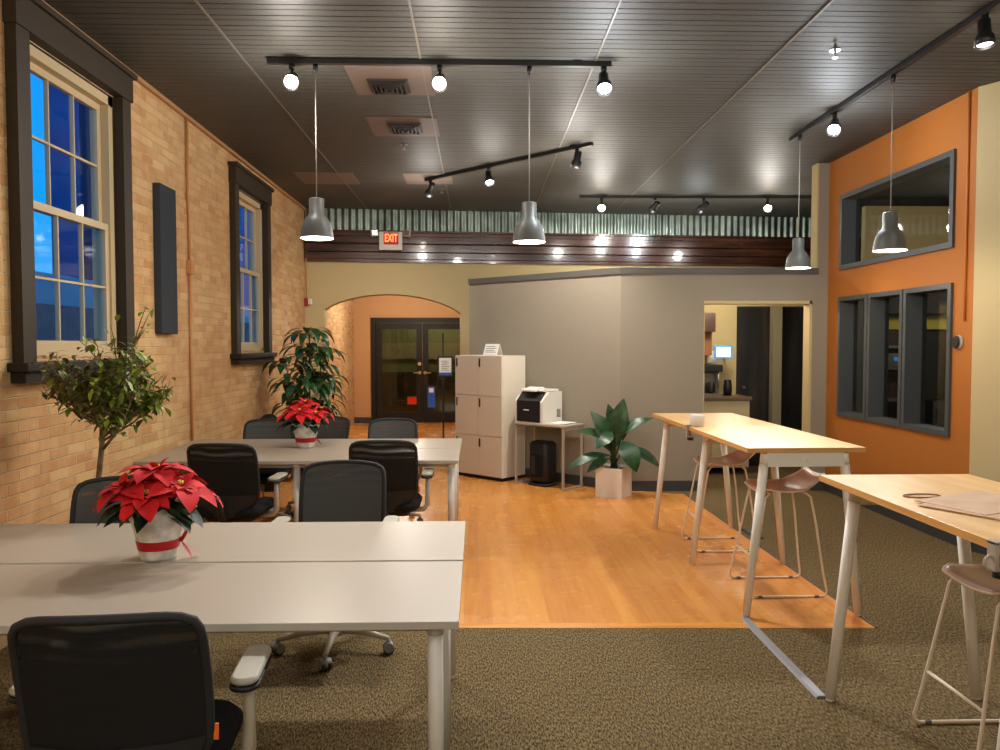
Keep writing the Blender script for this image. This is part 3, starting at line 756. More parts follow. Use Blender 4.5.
t = thing('side_table', 'white side table with square tube legs under the printer', 'table', (.42, 8.86, 0), ang)
MB().box(-.01, .70, -.01, .375, .69, .712, bev=.003).make('table_top', WHITE, t)
for x in (.01, .68):
    MB().box(x-.011, x+.011, .0, .022, .0, .69).make('leg', WHITE, t); MB().box(x-.011, x+.011, .34, .362, .0, .69).make('leg', WHITE, t)
    MB().box(x-.011, x+.011, .0225, .3395, .0, .022).make('foot_rail', WHITE, t)
    MB().box(x-.011, x+.011, .0225, .3395, .655, .689).make('apron', WHITE, t)
PWH = mat('printer_white', (222,218,208), rough=.4)
t = thing('printer', 'white and black laser printer on the side table', 'printer', (.425, 8.885, .713), ang)
t.scale = (1.1,1.0,1.16)
m = MB(); m.prism([(.0,.0),(.36,0),(.36,.30),(.12,.30),(.0,.21)], -.0, .36, 'x'); m.make('body', PWH, t)
m = MB(); m.prism([(-.012,.01),(.0,.01),(.0,.205),(.09,.285),(.09,.30),(-.012,.215)], .03, .33, 'x'); m.make('front_panel', BLACKP, t)
MB().box(.02,.34,.06,.33,.302,.325,bev=.008).make('scanner_lid', PWH, t)
m = MB(); m.prism([(.0,.305),(.16,.327),(.16,.345),(.0,.32)], .08, .27, 'x'); m.make('paper_tray', PWH, t)
m = MB(); 
for k in range(7): m.box(.3602,.3615,.26,.33,.05+k*.012,.056+k*.012)
m.make('vent', GAP, t)
MB().box(.12,.19,-.0135,-.012,.12,.13).make('badge', PAPER, t)
MB().box(.08,.22,-.045,.05,.326,.335).make('tray_lip', PWH, t) if False else None
t = thing('paper_stack', 'loose papers beside the printer on the side table', 'papers', (.935, 8.65, .7125), ang)
for k in range(3): MB().box(-.10,.10,-.13,.12,0,.0035).make('sheet', PAPER, t, loc=(.01*k-.02,.012*k,.0005+.004*k), rot=(0,0,.09*k-.1))
t = thing('space_heater', 'black tower heater on the floor under the side table', 'heater', (.735, 8.80, 0), ang)
MB().rbox(0, 0, .03, .50, .27, .22, .06, 6, bev=.03).make('body', BLACKP, t)
MB().rbox(0, 0, .0, .03, .29, .24, .06, 6, bev=.006).make('base', BLK, t)
m = MB()
for k in range(11): m.box(-.085+k*.016,-.080+k*.016,-.118,-.111,.10,.36)
m.make('grille', BLK, t)
MB().box(-.09,-.02,-.1115,-.109,.12,.34).make('reflector', STEEL, t)
t = thing('planter', 'white square planter with a broad-leaved plant beside the side table', 'potted plant', (1.43, 8.14, 0), math.radians(-32))
m = MB(); s_ = .145; 
m.box(-s_, s_, -s_, -s_+.012, 0, .31); m.box(-s_, s_, s_-.012, s_, 0, .31); m.box(-s_, -s_+.012, -s_+.012, s_-.012, 0, .31); m.box(s_-.012, s_, -s_+.012, s_-.012, 0, .31); m.box(-s_+.012, s_-.012, -s_+.012, s_-.012, 0, .02)
m.make('pot', POTW, t)
MB().box(-.132,.132,-.132,.132,.02,.285).make('soil', SOIL, t)
rz = -t.rotation_euler.z
def loc2(x, y, z):   # world offset -> planter frame
    c, s = math.cos(rz), math.sin(rz); return V((x*c-y*s, x*s+y*c, z))
# (base of blade, tip, width) as offsets from the pot centre in room axes
BL = [((-.02,.02,.48),(.10,-.02,1.03),.24,.03),((-.03,0,.46),(-.26,-.06,.90),.25,.12),((-.08,-.04,.60),(-.40,-.12,.70),.13,.10),((-.03,-.06,.68),(-.22,-.20,.52),.17,.14),
      ((.03,-.02,.62),(.40,-.08,.83),.12,.14),((.06,-.08,.60),(.20,-.20,.28),.23,.12),((.12,0,.50),(.48,-.06,.30),.15,.14),((-.06,-.05,.44),(-.52,-.14,.30),.12,.14),((-.06,-.02,.40),(-.30,-.10,.26),.11,.12),
      ((.02,.0,.55),(.13,-.06,.92),.12,.08),((.02,.05,.6),(-.06,.04,.97),.16,.05)]
for b0, t0, w, sg in BL:
    b0_, t0_ = loc2(*b0), loc2(*t0)
    m = MB(); upv = V((0,-.8,1)).normalized()
    m.leaf(b0_, t0_, w, sg, 12, .12, Matrix.Rotation(rz,3,'Z') @ upv, wide=.42)
    l = m.make('leaf', BOP, t, fix=False)
    MB().tube([loc2(random.uniform(-.03,.03), random.uniform(-.03,.03), .28), (loc2(b0[0]*.5,b0[1]*.5,.30+(b0[2]-.28)*.6)), b0_, b0_+(t0_-b0_)*.5], [.012,.010,.008,.004], 8).make('stem', STEM, l)

# sign stand near the arch
t = thing('sign_stand', 'slim black floor stand holding a framed notice by the glass doors', 'sign', (-.49, 11.0, 0))
MB().lathe([(.16,0),(.16,.008),(.015,.02)], 0, 0, 28).make('base', BLK, t); MB().tube([(0,0,.015),(0,0,1.75)], .012, 10).make('pole', BLK, t)
MB().box(-.11+.03,.11+.03,-.035,-.014,1.14,1.43,bev=.003).make('sign_frame', BLK, t); MB().box(-.085+.03,.085+.03,-.037,-.0355,1.165,1.405).make('notice', PAPER, t)
m = MB()
for k in range(6): m.box(-.05+.03,.05+.03-.02*(k%2),-.0382,-.0372,1.23+k*.025,1.238+k*.025)
m.mi = 1; m.box(-.085+.03,.085+.03,-.0382,-.0372,1.166,1.20)
m.make('print', [INK, BLUE], t)
# poster and small lit sign at the glass doors
t = thing('poster', 'narrow blue poster on the right glass door', 'poster', (-.945, EY-.002, .32))
MB().box(-.075,.075,-.006,-.001,0,.42).make('sheet', BLUE, t); MB().box(-.045,.045,-.008,-.0065,.30,.39).make('white_block', PAPER, t)
t = thing('lit_sign', 'small red lit sign low behind the left glass door', 'sign', (-1.38, 16.35, .33))
MB().box(-.10,.10,0,.05,0,.17,bev=.005).make('housing', SIGNW, t); MB().box(-.09,.09,-.003,-.0005,.012,.158).make('face', REDLED, t)
MB().box(-.35,-.12,.0,.08,-.02,.08,bev=.01).make('battery_pack', BLACKP, t)
tag(MB().box(-.28,.2,-.06,.06,0,.31,bev=.01).make('bench_box', BRNW, loc=(-1.45,16.42,0)), 'brown box below the small red lit sign', 'box')

# EXIT sign
ex = thing('exit_sign', 'white exit sign with red letters and two lamp heads on the beam', 'exit sign', (XL+1.235*math.cos(FWR)+.015, 11.4+1.235*math.sin(FWR)-.155, 2.95), FWR)
MB().box(-.165,.165,-.05,-.0,0,.26,bev=.008).make('housing', SIGNW, ex)
fc = MB().box(-.10,.11,-.053,-.0505,.075,.25).make('face', REDBACK, ex)
lt = bpy.data.curves.new('lettering','FONT'); lt.body = 'EXIT'; lt.size = .125; lt.align_x = 'CENTER'; lt.extrude = .001; lt.offset = .0025
lo = bpy.data.objects.new('lettering', lt); COL.objects.link(lo); lt.materials.append(EXITL)
deps = bpy.context.evaluated_depsgraph_get(); lm = bpy.data.meshes.new_from_object(lo.evaluated_get(deps)); bpy.data.objects.remove(lo)
lo = bpy.data.objects.new('lettering', lm); COL.objects.link(lo); lo.parent = ex; lo.location = (.005,-.0555,.118); lo.rotation_euler = (PI/2,0,0); lo.scale = (.72,1.25,1)
for s in (-1,1):
    m = MB(); m.box(-.055,.055,-.06,.0,-.05,.05,bev=.012); l = m.make('lamp_head', mat('lamp_head_%s'%('a' if s<0 else 'b'),(170,150,130),rough=.35), ex, loc=(s*.235,-.01,.24), rot=(0,math.radians(8*s),math.radians(-10*s)))
    MB().box(-.04,.04,-.064,-.0605,-.036,.036,bev=.001).make('lens', CHROME, l)

# thermostat and painted conduit on the orange wall
t = thing('thermostat', 'black and white oval thermostat on the orange wall', 'thermostat', (XR-.001, 6.06, 1.615), 0)
MB().rbox(0,0,0,.012,.11,.11,.05,6,bev=.003).make('backplate', WHITE, t, loc=(0,0,0), rot=(0,-PI/2,0)); MB().rbox(0,0,.0125,.03,.10,.08,.038,6,bev=.006).make('face', BLACKP, t, loc=(0,.012,0), rot=(0,-PI/2,0))
m = MB(); m.tube([(0,0,1.78),(0,0,HC)], .009)
tag(m.make('orange_conduit', CONDO, loc=(XR-.0095,5.99,0)), 'thin orange-painted conduit running up the orange wall above the thermostat', 'conduit')

# ------------------------------------------------------------------ pendants and track lighting
def make_pendant():
    t = thing('pendant_lamp', '', 'lamp', (0,0,0), 0, 'grey dome pendant lamps')
    prof = [(.03,.276),(.047,.272),(.051,.266),(.051,.164),(.056,.161),(.058,.154),(.074,.138),(.092,.108),(.104,.070),(.1105,.03),(.1125,.0)]
    m = MB(); m.lathe(prof, 0, 0, 36, cap0=True, cap1=False)
    o = m.make('lamp_shade', SHADE, t)
    m = MB(); m.lathe([(.1110,.0015),(.109,.03),(.1025,.07),(.0905,.106),(.072,.136),(.05,.150),(.01,.152)], 0, 0, 36, cap0=False, cap1=True); m.make('shade_lining', SHADEIN, o)
    m = MB(); m.lathe([(.01,.022),(.03,.03),(.042,.055),(.038,.085),(.02,.115),(.018,.155)], 0, 0, 20); m.make('bulb', BULB, t)
    return t
DROP = []
pd = make_pendant()
def cordpart(p, h, zmount):
    MB().tube([(0,0,.274),(0,0,h-.05)], .0042, 8).make('cord', CORD, p); MB().tube([(0,0,h-.05),(0,0,h)], .017, 12).make('mount', BLK, p)
PEND = [(-1.106, 5.43, 2.325, 'leftmost grey pendant lamp, hanging nearest the brick wall'), (.355, 5.43, 2.305, 'grey pendant lamp in the centre, in front of the corrugated band'),
        (2.94, 5.52, 2.265, 'rightmost grey pendant lamp, in front of the upper orange-wall window'), (2.94, 7.12, 2.295, 'smallest-looking grey pendant lamp, above the end of the partition top')]
roots = []
for k, (x, y, z, lb) in enumerate(PEND):
    if k == 0: pd.location = (x,y,z); pd['label'] = lb; r = pd
    else: r = dup(pd, (x,y,z), 0, lb, 'grey dome pendant lamps')
    roots.append(r)
for (x, y, z, lb), r in zip(PEND, roots): cordpart(r, HC-.047-z, 0)

HEAD_FILL = .17
def point(x, y, z, e, col=(1,.82,.62), r=.12):
    l = bpy.data.lights.new('lamp', 'POINT'); l.energy = e; l.color = col; l.shadow_soft_size = r
    o = bpy.data.objects.new('lamp', l); COL.objects.link(o); o.location = (x,y,z); return o
def track(label, p0, p1):
    p0, p1 = V(p0), V(p1); c = (p0+p1)/2; d = p1-p0
    t = thing('light_track', label, 'light track', (c.x,c.y,HC), math.atan2(d.y,d.x), 'black ceiling light tracks'); h = d.length/2
    MB().box(-h,h,-.018,.018,-.044,-.01,bev=.002).make('rail', BLK, t); MB().box(-h-.01,-h+.06,-.022,.022,-.046,-.008,bev=.002).make('end_feed', BLK, t)
    m = MB(); [m.box(s*h*.8-.03,s*h*.8+.03,-.012,.012,-.0105,.0) for s in (-1,1)]; m.make('bracket', BLK, t)
track('ceiling track carrying the three bright spotlights and two pendants', (-1.42,5.43,0), (.92,5.43,0))
track('short slanting ceiling track with three small spotlights', (-.60,9.24,0), (1.10,7.55,0))
track('rear ceiling track in front of the corrugated band', (1.34,10.26,0), (4.5,10.2,0))
track('ceiling track along the orange wall side', (2.94,3.2,0), (2.95,7.35,0))
def spot_head(label, x, y, aim, bulb, power=0, col=(1,.85,.68), size=75, big=1):
    aim = V(aim).normalized()
    t = thing('track_spotlight', label, 'spotlight', (x, y, HC-.045), 0, 'black track spotlights')
    m = MB(); m.tube([(0,0,.0),(0,0,-.035)], .02, 12); m.tube([(0,0,-.03),(0,0,-.10)], .009, 8); m.make('stem', BLK, t)
    c = V((0,0,-.105)); q = aim.to_track_quat('Z','Y').to_matrix().to_4x4(); q.translation = c
    m = MB(); m.M = q; m.lathe([(.024,-.085),(.034,-.08),(.036,.0),(.05,.02),(.056,.075),(.050,.075),(.046,.03)], 0, 0, 22, cap0=True, cap1=True); m.make('can', BLK, t)
    m = MB(); m.M = q; m.lathe([(.044,.045),(.044,.060)], 0, 0, 22); m.make('lens', bulb, t)
    if power:
        l = bpy.data.lights.new('spot', 'SPOT'); l.energy = power; l.color = col; l.spot_size = math.radians(size); l.spot_blend = .9; l.shadow_soft_size = .05
        o = bpy.data.objects.new('spot', l); COL.objects.link(o); o.location = V((x,y,HC-.17)) + aim*.10
        o.rotation_euler = aim.to_track_quat('-Z','Y').to_euler()
        point(x+aim.x*.12, y+aim.y*.12, HC-.42, power*HEAD_FILL, col, .08)  # added omni fill below the head, no fixture; lifts walls and ceiling
WARM = (1,.94,.86); COOL = (.90,.95,1)
def at(x,y,tx,ty,tz): return (tx-x, ty-y, tz-3.4)
spot_head('bright warm spotlight at the left end of the front ceiling track', -1.265, 5.43, at(-1.30,5.43,-.9,1.6,1.0), BULBW, 130, WARM, 105)
spot_head('bright warm spotlight in the middle of the front ceiling track', -.26, 5.43, at(-.26,5.43,-.3,1.8,1.0), BULBW, 130, WARM, 105)
spot_head('bright cool spotlight at the right end of the front ceiling track', .87, 5.43, at(.84,5.43,.7,3.2,.3), BULBC, 210, COOL, 100)
spot_head('bright cool spotlight on the track along the orange wall side', 2.95, 6.45, at(2.95,6.45,1.3,3.4,.5), BULBC, 190, COOL, 105)
spot_head('downward spotlight at the top right corner of the ceiling', 2.94, 4.52, (.0,-.1,-1), BULBD, 50, WARM, 90)
spot_head('dark spotlight at the low left end of the slanting track', -.55, 9.19, (-.35,.55,-.75), BULBD, 110, WARM, 100)
spot_head('half-lit spotlight in the middle of the slanting track', .12, 8.53, (.1,-.45,-.8), BULBD, 110, WARM, 100)
spot_head('dark spotlight at the upper right end of the slanting track', .97, 7.68, (-.15,.35,-1), BULBD, 190, WARM, 115)
spot_head('bright spotlight at the left of the rear ceiling track', 1.62, 10.25, at(1.62,10.25,.8,5.5,.5), BULBW, 120, (1,.95,.88), 95)
spot_head('dark spotlight on the rear track, nearer the left bright one', 2.32, 10.24, (-.35,.9,-.55), BULBD, 50, WARM, 90)
spot_head('dark spotlight on the rear track, nearer the right bright one', 2.96, 10.23, (-.4,.9,-.5), BULBD, 60, COOL, 90)
spot_head('bright spotlight at the right of the rear ceiling track', 3.80, 10.21, at(3.80,10.21,2.4,5.5,.5), BULBW, 120, (1,.95,.88), 95)

# vents, sprinkler and small ceiling devices
for x, y, lb in ((-.665,5.97,'ceiling vent nearer the front ceiling track'),(-.65,7.11,'ceiling vent farther from the camera')):
    t = thing('ceiling_vent', lb, 'vent', (x,y,HC-.006), 0, 'ceiling vents')
    MB().box(-.15,.15,-.15,.15,-.012,-.001,bev=.002).make('frame', BRONZE, t)
    m = MB()
    for k in range(4): q = .13-.032*k; m.box(-q,q,-q,-q+.014,-.03-.004*k,-.012); m.box(-q,q,q-.014,q,-.03-.004*k,-.012); m.box(-q,-q+.014,-q+.014,q-.014,-.03-.004*k,-.012); m.box(q-.014,q,-q+.014,q-.014,-.03-.004*k,-.012)
    m.make('louvre', BLACKP, t)
def sprinkler(x, y, lb):
    t = thing('sprinkler', lb, 'sprinkler', (x,y,HC), 0, 'ceiling sprinklers')
    MB().lathe([(.035,-.006),(.03,.0)],0,0,18).make('plate', STEEL, t); MB().lathe([(.006,-.05),(.009,-.006)],0,0,10).make('stem', STEEL, t); MB().lathe([(.018,-.054),(.018,-.05)],0,0,14).make('deflector', STEEL, t)
sprinkler(2.37,5.19,'sprinkler head above the middle high table, near the bright cool spotlight')
sprinkler(-.72,7.72,'sprinkler head just beyond the farther ceiling vent')
sprinkler(-.45,9.9,'sprinkler head near the low left end of the slanting track')

# ------------------------------------------------------------------ plants
def poinsettia(label, loc, S, seed, rz=0):
    rnd = random.Random(seed)
    t = thing('poinsettia', label, 'potted plant', loc, rz, 'poinsettias on the desks')
    m = MB(); seg = 36
    def wob(k, z): return (.035*abs(((k*5/seg)%1)*2-1)-.015)*S*(1 if z > .125*S else 0)
    prof = [(.052*S,.0),(.056*S,.01*S),(.066*S,.07*S),(.078*S,.118*S),(.092*S,.155*S)]
    m.lathe(prof, 0, 0, seg, cap0=True, cap1=False, wob=wob); o = m.make('pot_wrap', WRAP, t, fix=True)
    md = o.modifiers.new('s','SOLIDIFY'); md.thickness = .0015
    m = MB(); m.lathe([(.061*S,.034*S),(.0665*S,.063*S)], 0, 0, seg, cap0=False, cap1=False); m.lathe([(.0595*S,.034*S),(.065*S,.063*S)],0,0,seg,cap0=False,cap1=False); 
    m.tube([(.066*S,-.01*S,.05*S),(.085*S,-.02*S,.085*S),(.078*S,-.02*S,.10*S)], .006*S, 6)
    m.leaf((.066*S,-.02*S,.055*S),(.10*S,-.05*S,.002),.014*S,.0); m.leaf((.066*S,-.02*S,.055*S),(.125*S,-.02*S,.003),.014*S,.0)
    m.make('ribbon', REDR, t)
    MB().lathe([(.05*S,.02*S),(.068*S,.12*S)],0,0,20).make('soil', SOIL, t)
    m = MB()
    for k in range(9):
        a = 2*PI*k/9; m.tube([(.01*math.cos(a),.01*math.sin(a),.11*S),(.07*S*math.cos(a)*(1 if k%2 else .5),.07*S*math.sin(a),.19*S)], .004*S, 6)
    m.make('stems', STEM, t)
    m = MB()
    for k in range(34):
        a = rnd.uniform(0,2*PI); r0 = rnd.uniform(.02,.06)*S; z0 = rnd.uniform(.14,.20)*S; r1 = rnd.uniform(.12,.19)*S
        m.leaf((r0*math.cos(a),r0*math.sin(a),z0),(r1*math.cos(a),r1*math.sin(a),z0-rnd.uniform(-.01,.06)*S), rnd.uniform(.05,.07)*S, .12, 5, .2)
    m.make('foliage', PGREEN, t, fix=False)
    heads = [(0,0,.285,0)] + [(math.cos(2*PI*k/6+.3)*.095, math.sin(2*PI*k/6+.3)*.095, .222+.02*(k%2), .45) for k in range(6)]
    for hx, hy, hz, tilt in heads:
        hx *= S; hy *= S; hz = (hz-.012)*S; out = V((hx,hy,0)); out = out.normalized() if out.length > 0 else V((0,0,0))
        ax = (V((0,0,1))+out*tilt).normalized(); q = ax.to_track_quat('Z','Y').to_matrix()
        m = MB()
        for ring, (nn, L, dz) in enumerate(((6,.115,-.012),(6,.085,.006),(5,.05,.02))):
            for k in range(nn):
                a = 2*PI*(k+.5*ring)/nn + rnd.uniform(-.2,.2); l = L*S*rnd.uniform(.8,1.15)
                b = V((math.cos(a)*.006*S, math.sin(a)*.006*S, 0)); e = V((math.cos(a)*l, math.sin(a)*l, dz*S*1.4+rnd.uniform(-.02,.015)*S))
                m.leaf(V((hx,hy,hz))+q@b, V((hx,hy,hz))+q@e, l*.52, .13, 6, .22, ax, wide=.5)
        h = m.make('flower', RED, t, fix=False)
        m = MB()
        for k in range(5): a = 2*PI*k/5; c = V((hx,hy,hz+.008*S))+q@V((.006*S*math.cos(a),.006*S*math.sin(a),.004)); m.tube([c, c+ax*.010*S], .003*S, 6)
        m.make('flower_centre', YEL, h)
poinsettia('larger red poinsettia in printed wrap on the second white desk', (-1.275, 3.12, .7475), 1.27, 3, .3)
poinsettia('smaller red poinsettia in white wrap with red band on the rearmost desk', (-1.425, 6.47, .7475), 1.32, 5, 1.1)

# standard tree by the left window
t = thing('ficus_tree', 'bare-trunked small tree with sparse green crown beside the near window', 'potted tree', (-2.03, 4.22, 0))
MB().lathe([(.12,0),(.16,.25),(.17,.26),(.17,.28),(.15,.28)],0,0,28).make('pot', TERRA, t); MB().lathe([(.145,.24),(.148,.262)],0,0,24).make('soil', SOIL, t)
rnd = random.Random(11)
m = MB(); trunk = [(-.03,0,.26),(-.025,.0,.6),(-.01,0,.85),(.015,0,1.05),(.02,0,1.2)]
m.tube(trunk, [.017,.0155,.0145,.014,.013], 10); tips = []
def branch(p, d, L, r, depth):
    pts = [p]; dd = V(d).normalized()
    for k in range(3):
        dd = (dd+V((rnd.uniform(-.25,.25),rnd.uniform(-.25,.25),rnd.uniform(-.02,.2)))).normalized(); pts.append(pts[-1]+dd*L/3)
    m.tube(pts, [r, r*.85, r*.7, r*.5], 6)
    for q in pts[1:]: tips.append((q, dd, depth))
    if depth > 0:
        for q in pts[1:]:
            for _ in range(2): branch(q, dd+V((rnd.uniform(-1,1),rnd.uniform(-.9,.9),rnd.uniform(-.4,.8))), L*.6, r*.5, depth-1)
for k in range(7):
    a = 2*PI*k/7+rnd.uniform(-.3,.3); branch(V((.018,0,1.08+.02*k)), V((math.cos(a)*.9,math.sin(a)*.8,.5)), .25, .008, 2)
branch(V((.015,0,1.03)), V((.9,-.2,.75)), .32, .009, 2); branch(V((.02,0,1.2)), V((-.3,0,1)), .30, .007, 1); branch(V((.02,0,1.2)), V((.35,.1,1)), .42, .007, 1)
m.make('trunk', BARK, t)
def inside(q): return q.x > -.33 and q.x < .37
m = MB(); m2 = MB()
for q, d, dep in tips:
    if dep > 1: continue
    for _ in range(2):
        a = V((rnd.uniform(-1,1),rnd.uniform(-1,1),rnd.uniform(-.8,.4))).normalized(); L = rnd.uniform(.045,.075)
        b = q+V((rnd.uniform(-.035,.035),rnd.uniform(-.035,.035),rnd.uniform(-.03,.03)))
        if not inside(b+a*L): continue
        (m if rnd.random() < .3+.5*(b.x > .1)+.35*(b.z > 1.55) else m2).leaf(b, b+a*L, L*.42, .1, 4, .15)
f = m.make('foliage', FIC, t, fix=False); f['kind'] = 'stuff'; f = m2.make('foliage', FIC2, t, fix=False); f['kind'] = 'stuff'

# leafy plant beside the arch
t = thing('floor_plant', 'tall leafy dark green plant in the corner left of the arch', 'potted plant', (-1.93, 9.0, 0))
MB().lathe([(.13,0),(.18,.32),(.19,.34),(.165,.34)],0,0,28).make('pot', TERRA, t); MB().lathe([(.16,.29),(.162,.31)],0,0,24).make('soil', SOIL, t)
rnd = random.Random(4)
canes = [((.02,0),(.0,0,1.72),.012),((-.05,.03),(-.26,-.05,1.38),.010),((.05,-.03),(.14,-.05,1.50),.010),((0,.05),(-.05,.08,1.55),.010),((.04,.04),(.15,.02,1.2),.009),((-.03,-.05),(-.1,-.14,1.15),.009)]
for (bx_, by_), tp, r in canes:
    tp = V(tp); base = V((bx_,by_,.30)); mid_ = (base+tp)/2+V((rnd.uniform(-.03,.03),0,.05))
    c = MB().tube([base, mid_, tp], [r, r*.85, r*.7], 8).make('cane', STEM, t)
    m = MB(); nl = 40
    for k in range(nl):
        f_ = k/nl; z = .55+(tp.z-.55)*f_; p = base.lerp(tp, (z-.3)/(tp.z-.3)); a = rnd.uniform(0,2*PI)
        L = rnd.uniform(.17,.31); dirv = V((math.cos(a),math.sin(a)*.9,.35 if f_ > .8 else .05)); q1 = p+dirv*.10
        e = q1+V((math.cos(a)*L*.75,math.sin(a)*L*.6,-L*(.55 if f_ < .85 else .1)))
        if e.x < -.52 or e.x > .42: continue
        m.leaf(q1, e, rnd.uniform(.06,.10), .18, 6, .25, wide=.4); m.tube([p, q1], .003, 5)
    for k in range(11):
        a = 2*PI*k/11+rnd.uniform(-.2,.2); L = rnd.uniform(.24,.34); q0 = tp+V((0,0,-.03*(k%3))); q1 = q0+V((math.cos(a)*.08,math.sin(a)*.07,.06)); e = q1+V((math.cos(a)*L*.8,math.sin(a)*L*.7,-L*rnd.uniform(.25,.7)))
        if e.x < -.52 or e.x > .44: continue
        m.leaf(q1, e, rnd.uniform(.075,.11), .2, 6, .2, wide=.4); m.tube([q0, q1], .003, 5)
    m.make('foliage', DRAC, c, fix=False)

# round-topped black bin behind the chairs
m = MB(); m.lathe([(.10,0),(.12,.5),(.12,.70),(.10,.79),(.05,.83),(.01,.84)], 0, 0, 24)
tag(m.make('lidded_bin', POTD, loc=(-2.28,8.55,0)), 'round-topped black bin by the brick wall, behind the grey chairs', 'bin')

# ------------------------------------------------------------------ kitchen things
t = thing('wall_cabinet', 'dark wood wall cabinet seen through the partition doorway', 'cabinet', (2.72, 10.0, 1.46))
MB().box(-.35,.24,-.33,-.001,.29,.53).make('body', KCAB, t); MB().box(-.35,.24,-.20,-.001,.0,.289).make('back_panel', mat('panel_brown',(150,96,58),rough=.5), t)
MB().box(-.35,.0,-.345,-.331,.295,.525).make('door', KCAB, t); MB().box(.003,.24,-.345,-.331,.295,.525).make('door', KCAB, t)
t = thing('kitchen_counter', 'low kitchen counter with stone top seen through the doorway', 'counter', (2.86, 9.70, 0))
MB().box(-.50,.47,-.24,.29,.08,.915).make('body', KLOW, t); MB().box(-.5,.49,-.28,.295,.915,.953,bev=.004).make('worktop', KTOP, t)
MB().box(-.49,-.01,-.256,-.241,.1,.72).make('door', KLOW, t); MB().box(.0,.46,-.256,-.241,.1,.72).make('door', KLOW, t); MB().box(-.49,.46,-.256,-.241,.735,.90).make('drawer', KLOW, t)
t = thing('coffee_machine', 'steel and black coffee machine on the kitchen counter', 'coffee machine', (2.94, 9.72, .953))
MB().box(-.13,.10,-.14,.16,.0,.03,bev=.005).make('drip_tray', STEEL, t); MB().box(-.13,.10,.02,.16,.03,.30,bev=.01).make('body', STEEL, t); MB().box(-.13,.10,-.13,.16,.30,.39,bev=.01).make('head', BLACKP, t)
MB().lathe([(.045,.035),(.055,.06),(.05,.15),(.03,.17)],-.03,-.06,18).make('carafe', BLACKP, t); MB().tube([(.05,-.10,.30),(.05,-.11,.10)],.014,8).make('spout', STEEL, t)
tag(MB().lathe([(.05,0),(.055,.10),(.042,.19),(.035,.2)],0,0,18).make('coffee_grinder', BLACKP, loc=(3.14,9.72,.953)), 'small black canister beside the coffee machine', 'canister')
t = thing('wall_tablet', 'glowing white tablet screen on the kitchen wall', 'tablet', (3.075, 9.70, 1.42))
MB().box(-.115,.115,-.012,.012,0,.16,bev=.006).make('body', SCRB, t); MB().box(-.09,.085,-.0145,-.0125,.02,.14).make('screen', SCREEN, t); MB().tube([(.08,.012,.08),(.08,.30,.08)],.012,8).make('arm', STEEL, t)
t = thing('wall_notice', 'white notice on the wall above the coffee machine', 'notice', (2.99, 9.88, 1.36))
MB().box(-.06,.05,0,.003,0,.15).make('sheet', PAPER, t)

# cafe things glimpsed through the lower inner windows
t = thing('shelf_unit', 'dark shelf unit seen through the lower windows of the orange wall', 'shelf', (5.25, 9.75, 0))
MB().box(-.85,.35,.12,.145,.0,1.78).make('back_panel', KCAB, t)
for z in (.88, 1.28, 1.55): MB().box(-.85,.35,-.15,.119,z,z+.03).make('shelf', STEEL if z == 1.55 else KTOP, t)
for x in (-.85,.33): MB().box(x-.02,x,-.15,.145,0,1.78).make('side_panel', KCAB, t)
t = thing('coffee_urn', 'dark metal urn on the shelf behind the first lower inner window', 'urn', (4.72, 9.72, .91))
MB().lathe([(.09,0),(.09,.26),(.07,.31),(.02,.335)],0,0,24).make('body', STEEL, t); MB().tube([(0,-.09,.05),(0,-.13,.05),(0,-.13,.02)],.01,8).make('tap', BLK, t)
t = thing('microwave', 'small steel oven with lit display behind the middle inner window', 'microwave', (5.23, 9.70, 1.31))
MB().box(-.17,.17,-.10,.15,0,.17,bev=.005).make('body', STEEL, t); MB().box(-.04,.06,-.104,-.101,.08,.13).make('display', SCRB, t)
t = thing('refrigerator', 'dark fridge behind the right lower inner window', 'fridge', (5.90, 9.72, 0))
MB().box(-.28,.28,-.25,.17,.0,.9,bev=.008).make('body', BLACKP, t); MB().box(-.28,.28,-.265,-.251,.01,.89).make('door', DARKTRIM, t); MB().box(-.25,-.23,-.30,-.266,.4,.8).make('handle', STEEL, t)
t = thing('small_plant', 'small spiky plant on the ledge behind the middle lower inner window', 'potted plant', (4.03+.05, 7.12, .85))
MB().box(-.08,.10,-.3,.3,-.04,-.001).make('ledge', WINGREY, t)
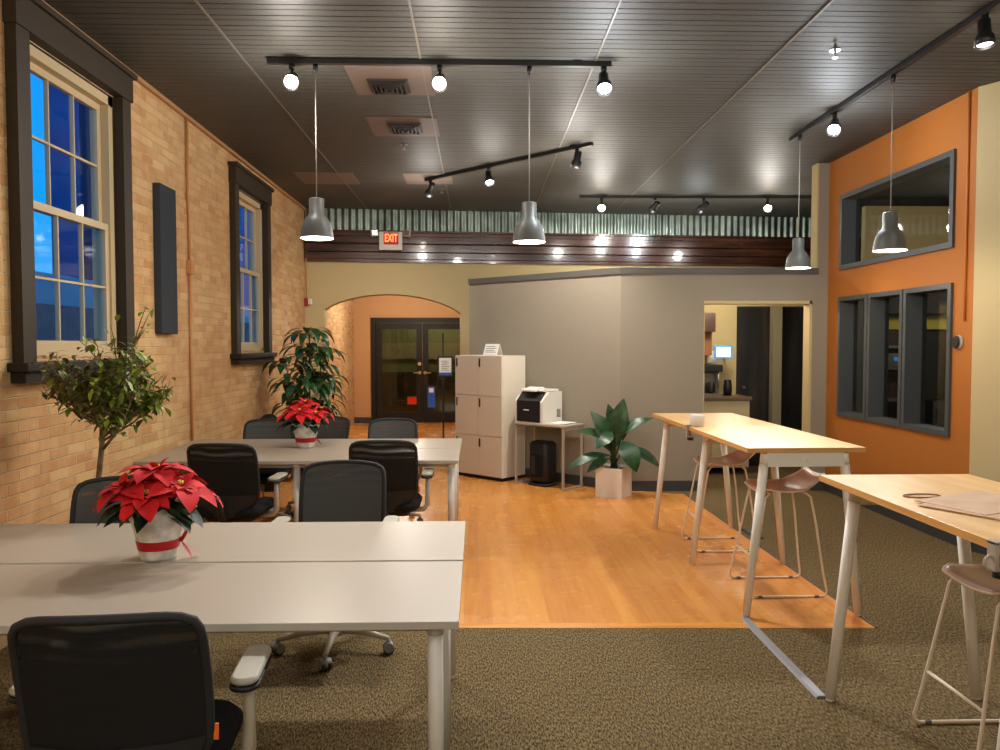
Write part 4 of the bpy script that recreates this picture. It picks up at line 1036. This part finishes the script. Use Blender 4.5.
MB().lathe([(.035,0),(.045,.06)],0,0,16).make('pot', TERRA, t)
m = MB(); rnd = random.Random(2)
for k in range(16): a = rnd.uniform(0,2*PI); m.leaf((0,0,.06),(.12*math.cos(a)*.6,.14*math.sin(a),.06+rnd.uniform(.03,.12)),.018,.1,4)
m.make('foliage', DRAC, t, fix=False)

# ------------------------------------------------------------------ lamps without a fixture in view (rest of the room) and world
for x, y, z, lb in PEND: point(x, y, z+.01, 34, (1,.90,.76), .05)
K = 1.0
for x, y, e in ((-1.2,-.8,60),(1.2,-.8,60),(-.6,.9,40),(2.6,.8,50),(4.2,-1.6,60),(-1.2,-2.6,50)): point(x, y, 3.05, e*K, (1,.95,.88), .25)
point(-1.3, 13.9, 2.45, 90, (1,.93,.84), .15)
point(-1.0, 17.1, 2.7, 45, (1,.92,.8), .15)
point(3.0, 9.1, 2.2, 34, (1,.92,.78), .1)
point(5.6, 8.0, 2.3, 75, (1,.86,.66), .15)
point(1.8, 11.0, 2.3, 0.01)

w = bpy.data.worlds.new('World'); bpy.context.scene.world = w; w.use_nodes = True
bg = w.node_tree.nodes['Background']; nt = w.node_tree
tc = nt.nodes.new('ShaderNodeTexCoord'); sp = nt.nodes.new('ShaderNodeSeparateXYZ'); nt.links.new(tc.outputs['Generated'], sp.inputs[0])
nt.links.new(ramp(nt, sp.outputs['Z'], [(0,(70,170,250)),(.15,(10,160,255)),(.7,(0,130,240))]), bg.inputs['Color'])
bg.inputs['Strength'].default_value = 1.2

# ------------------------------------------------------------------ camera
cam = bpy.data.cameras.new('Camera'); co = bpy.data.objects.new('Camera', cam); COL.objects.link(co)
cam.sensor_width = 36; cam.lens = 780*36/1000; cam.clip_start = .05
yaw = math.atan(22/780); pitch = math.atan(31/780)
co.location = (0,0,1.60); co.rotation_euler = (PI/2-pitch, 0, -yaw)
sc = bpy.context.scene; sc.camera = co
sc.view_settings.view_transform = 'Standard'; sc.view_settings.look = 'None'; sc.view_settings.gamma = 1; sc.view_settings.exposure = 0.0
sc.view_settings.use_curve_mapping = False
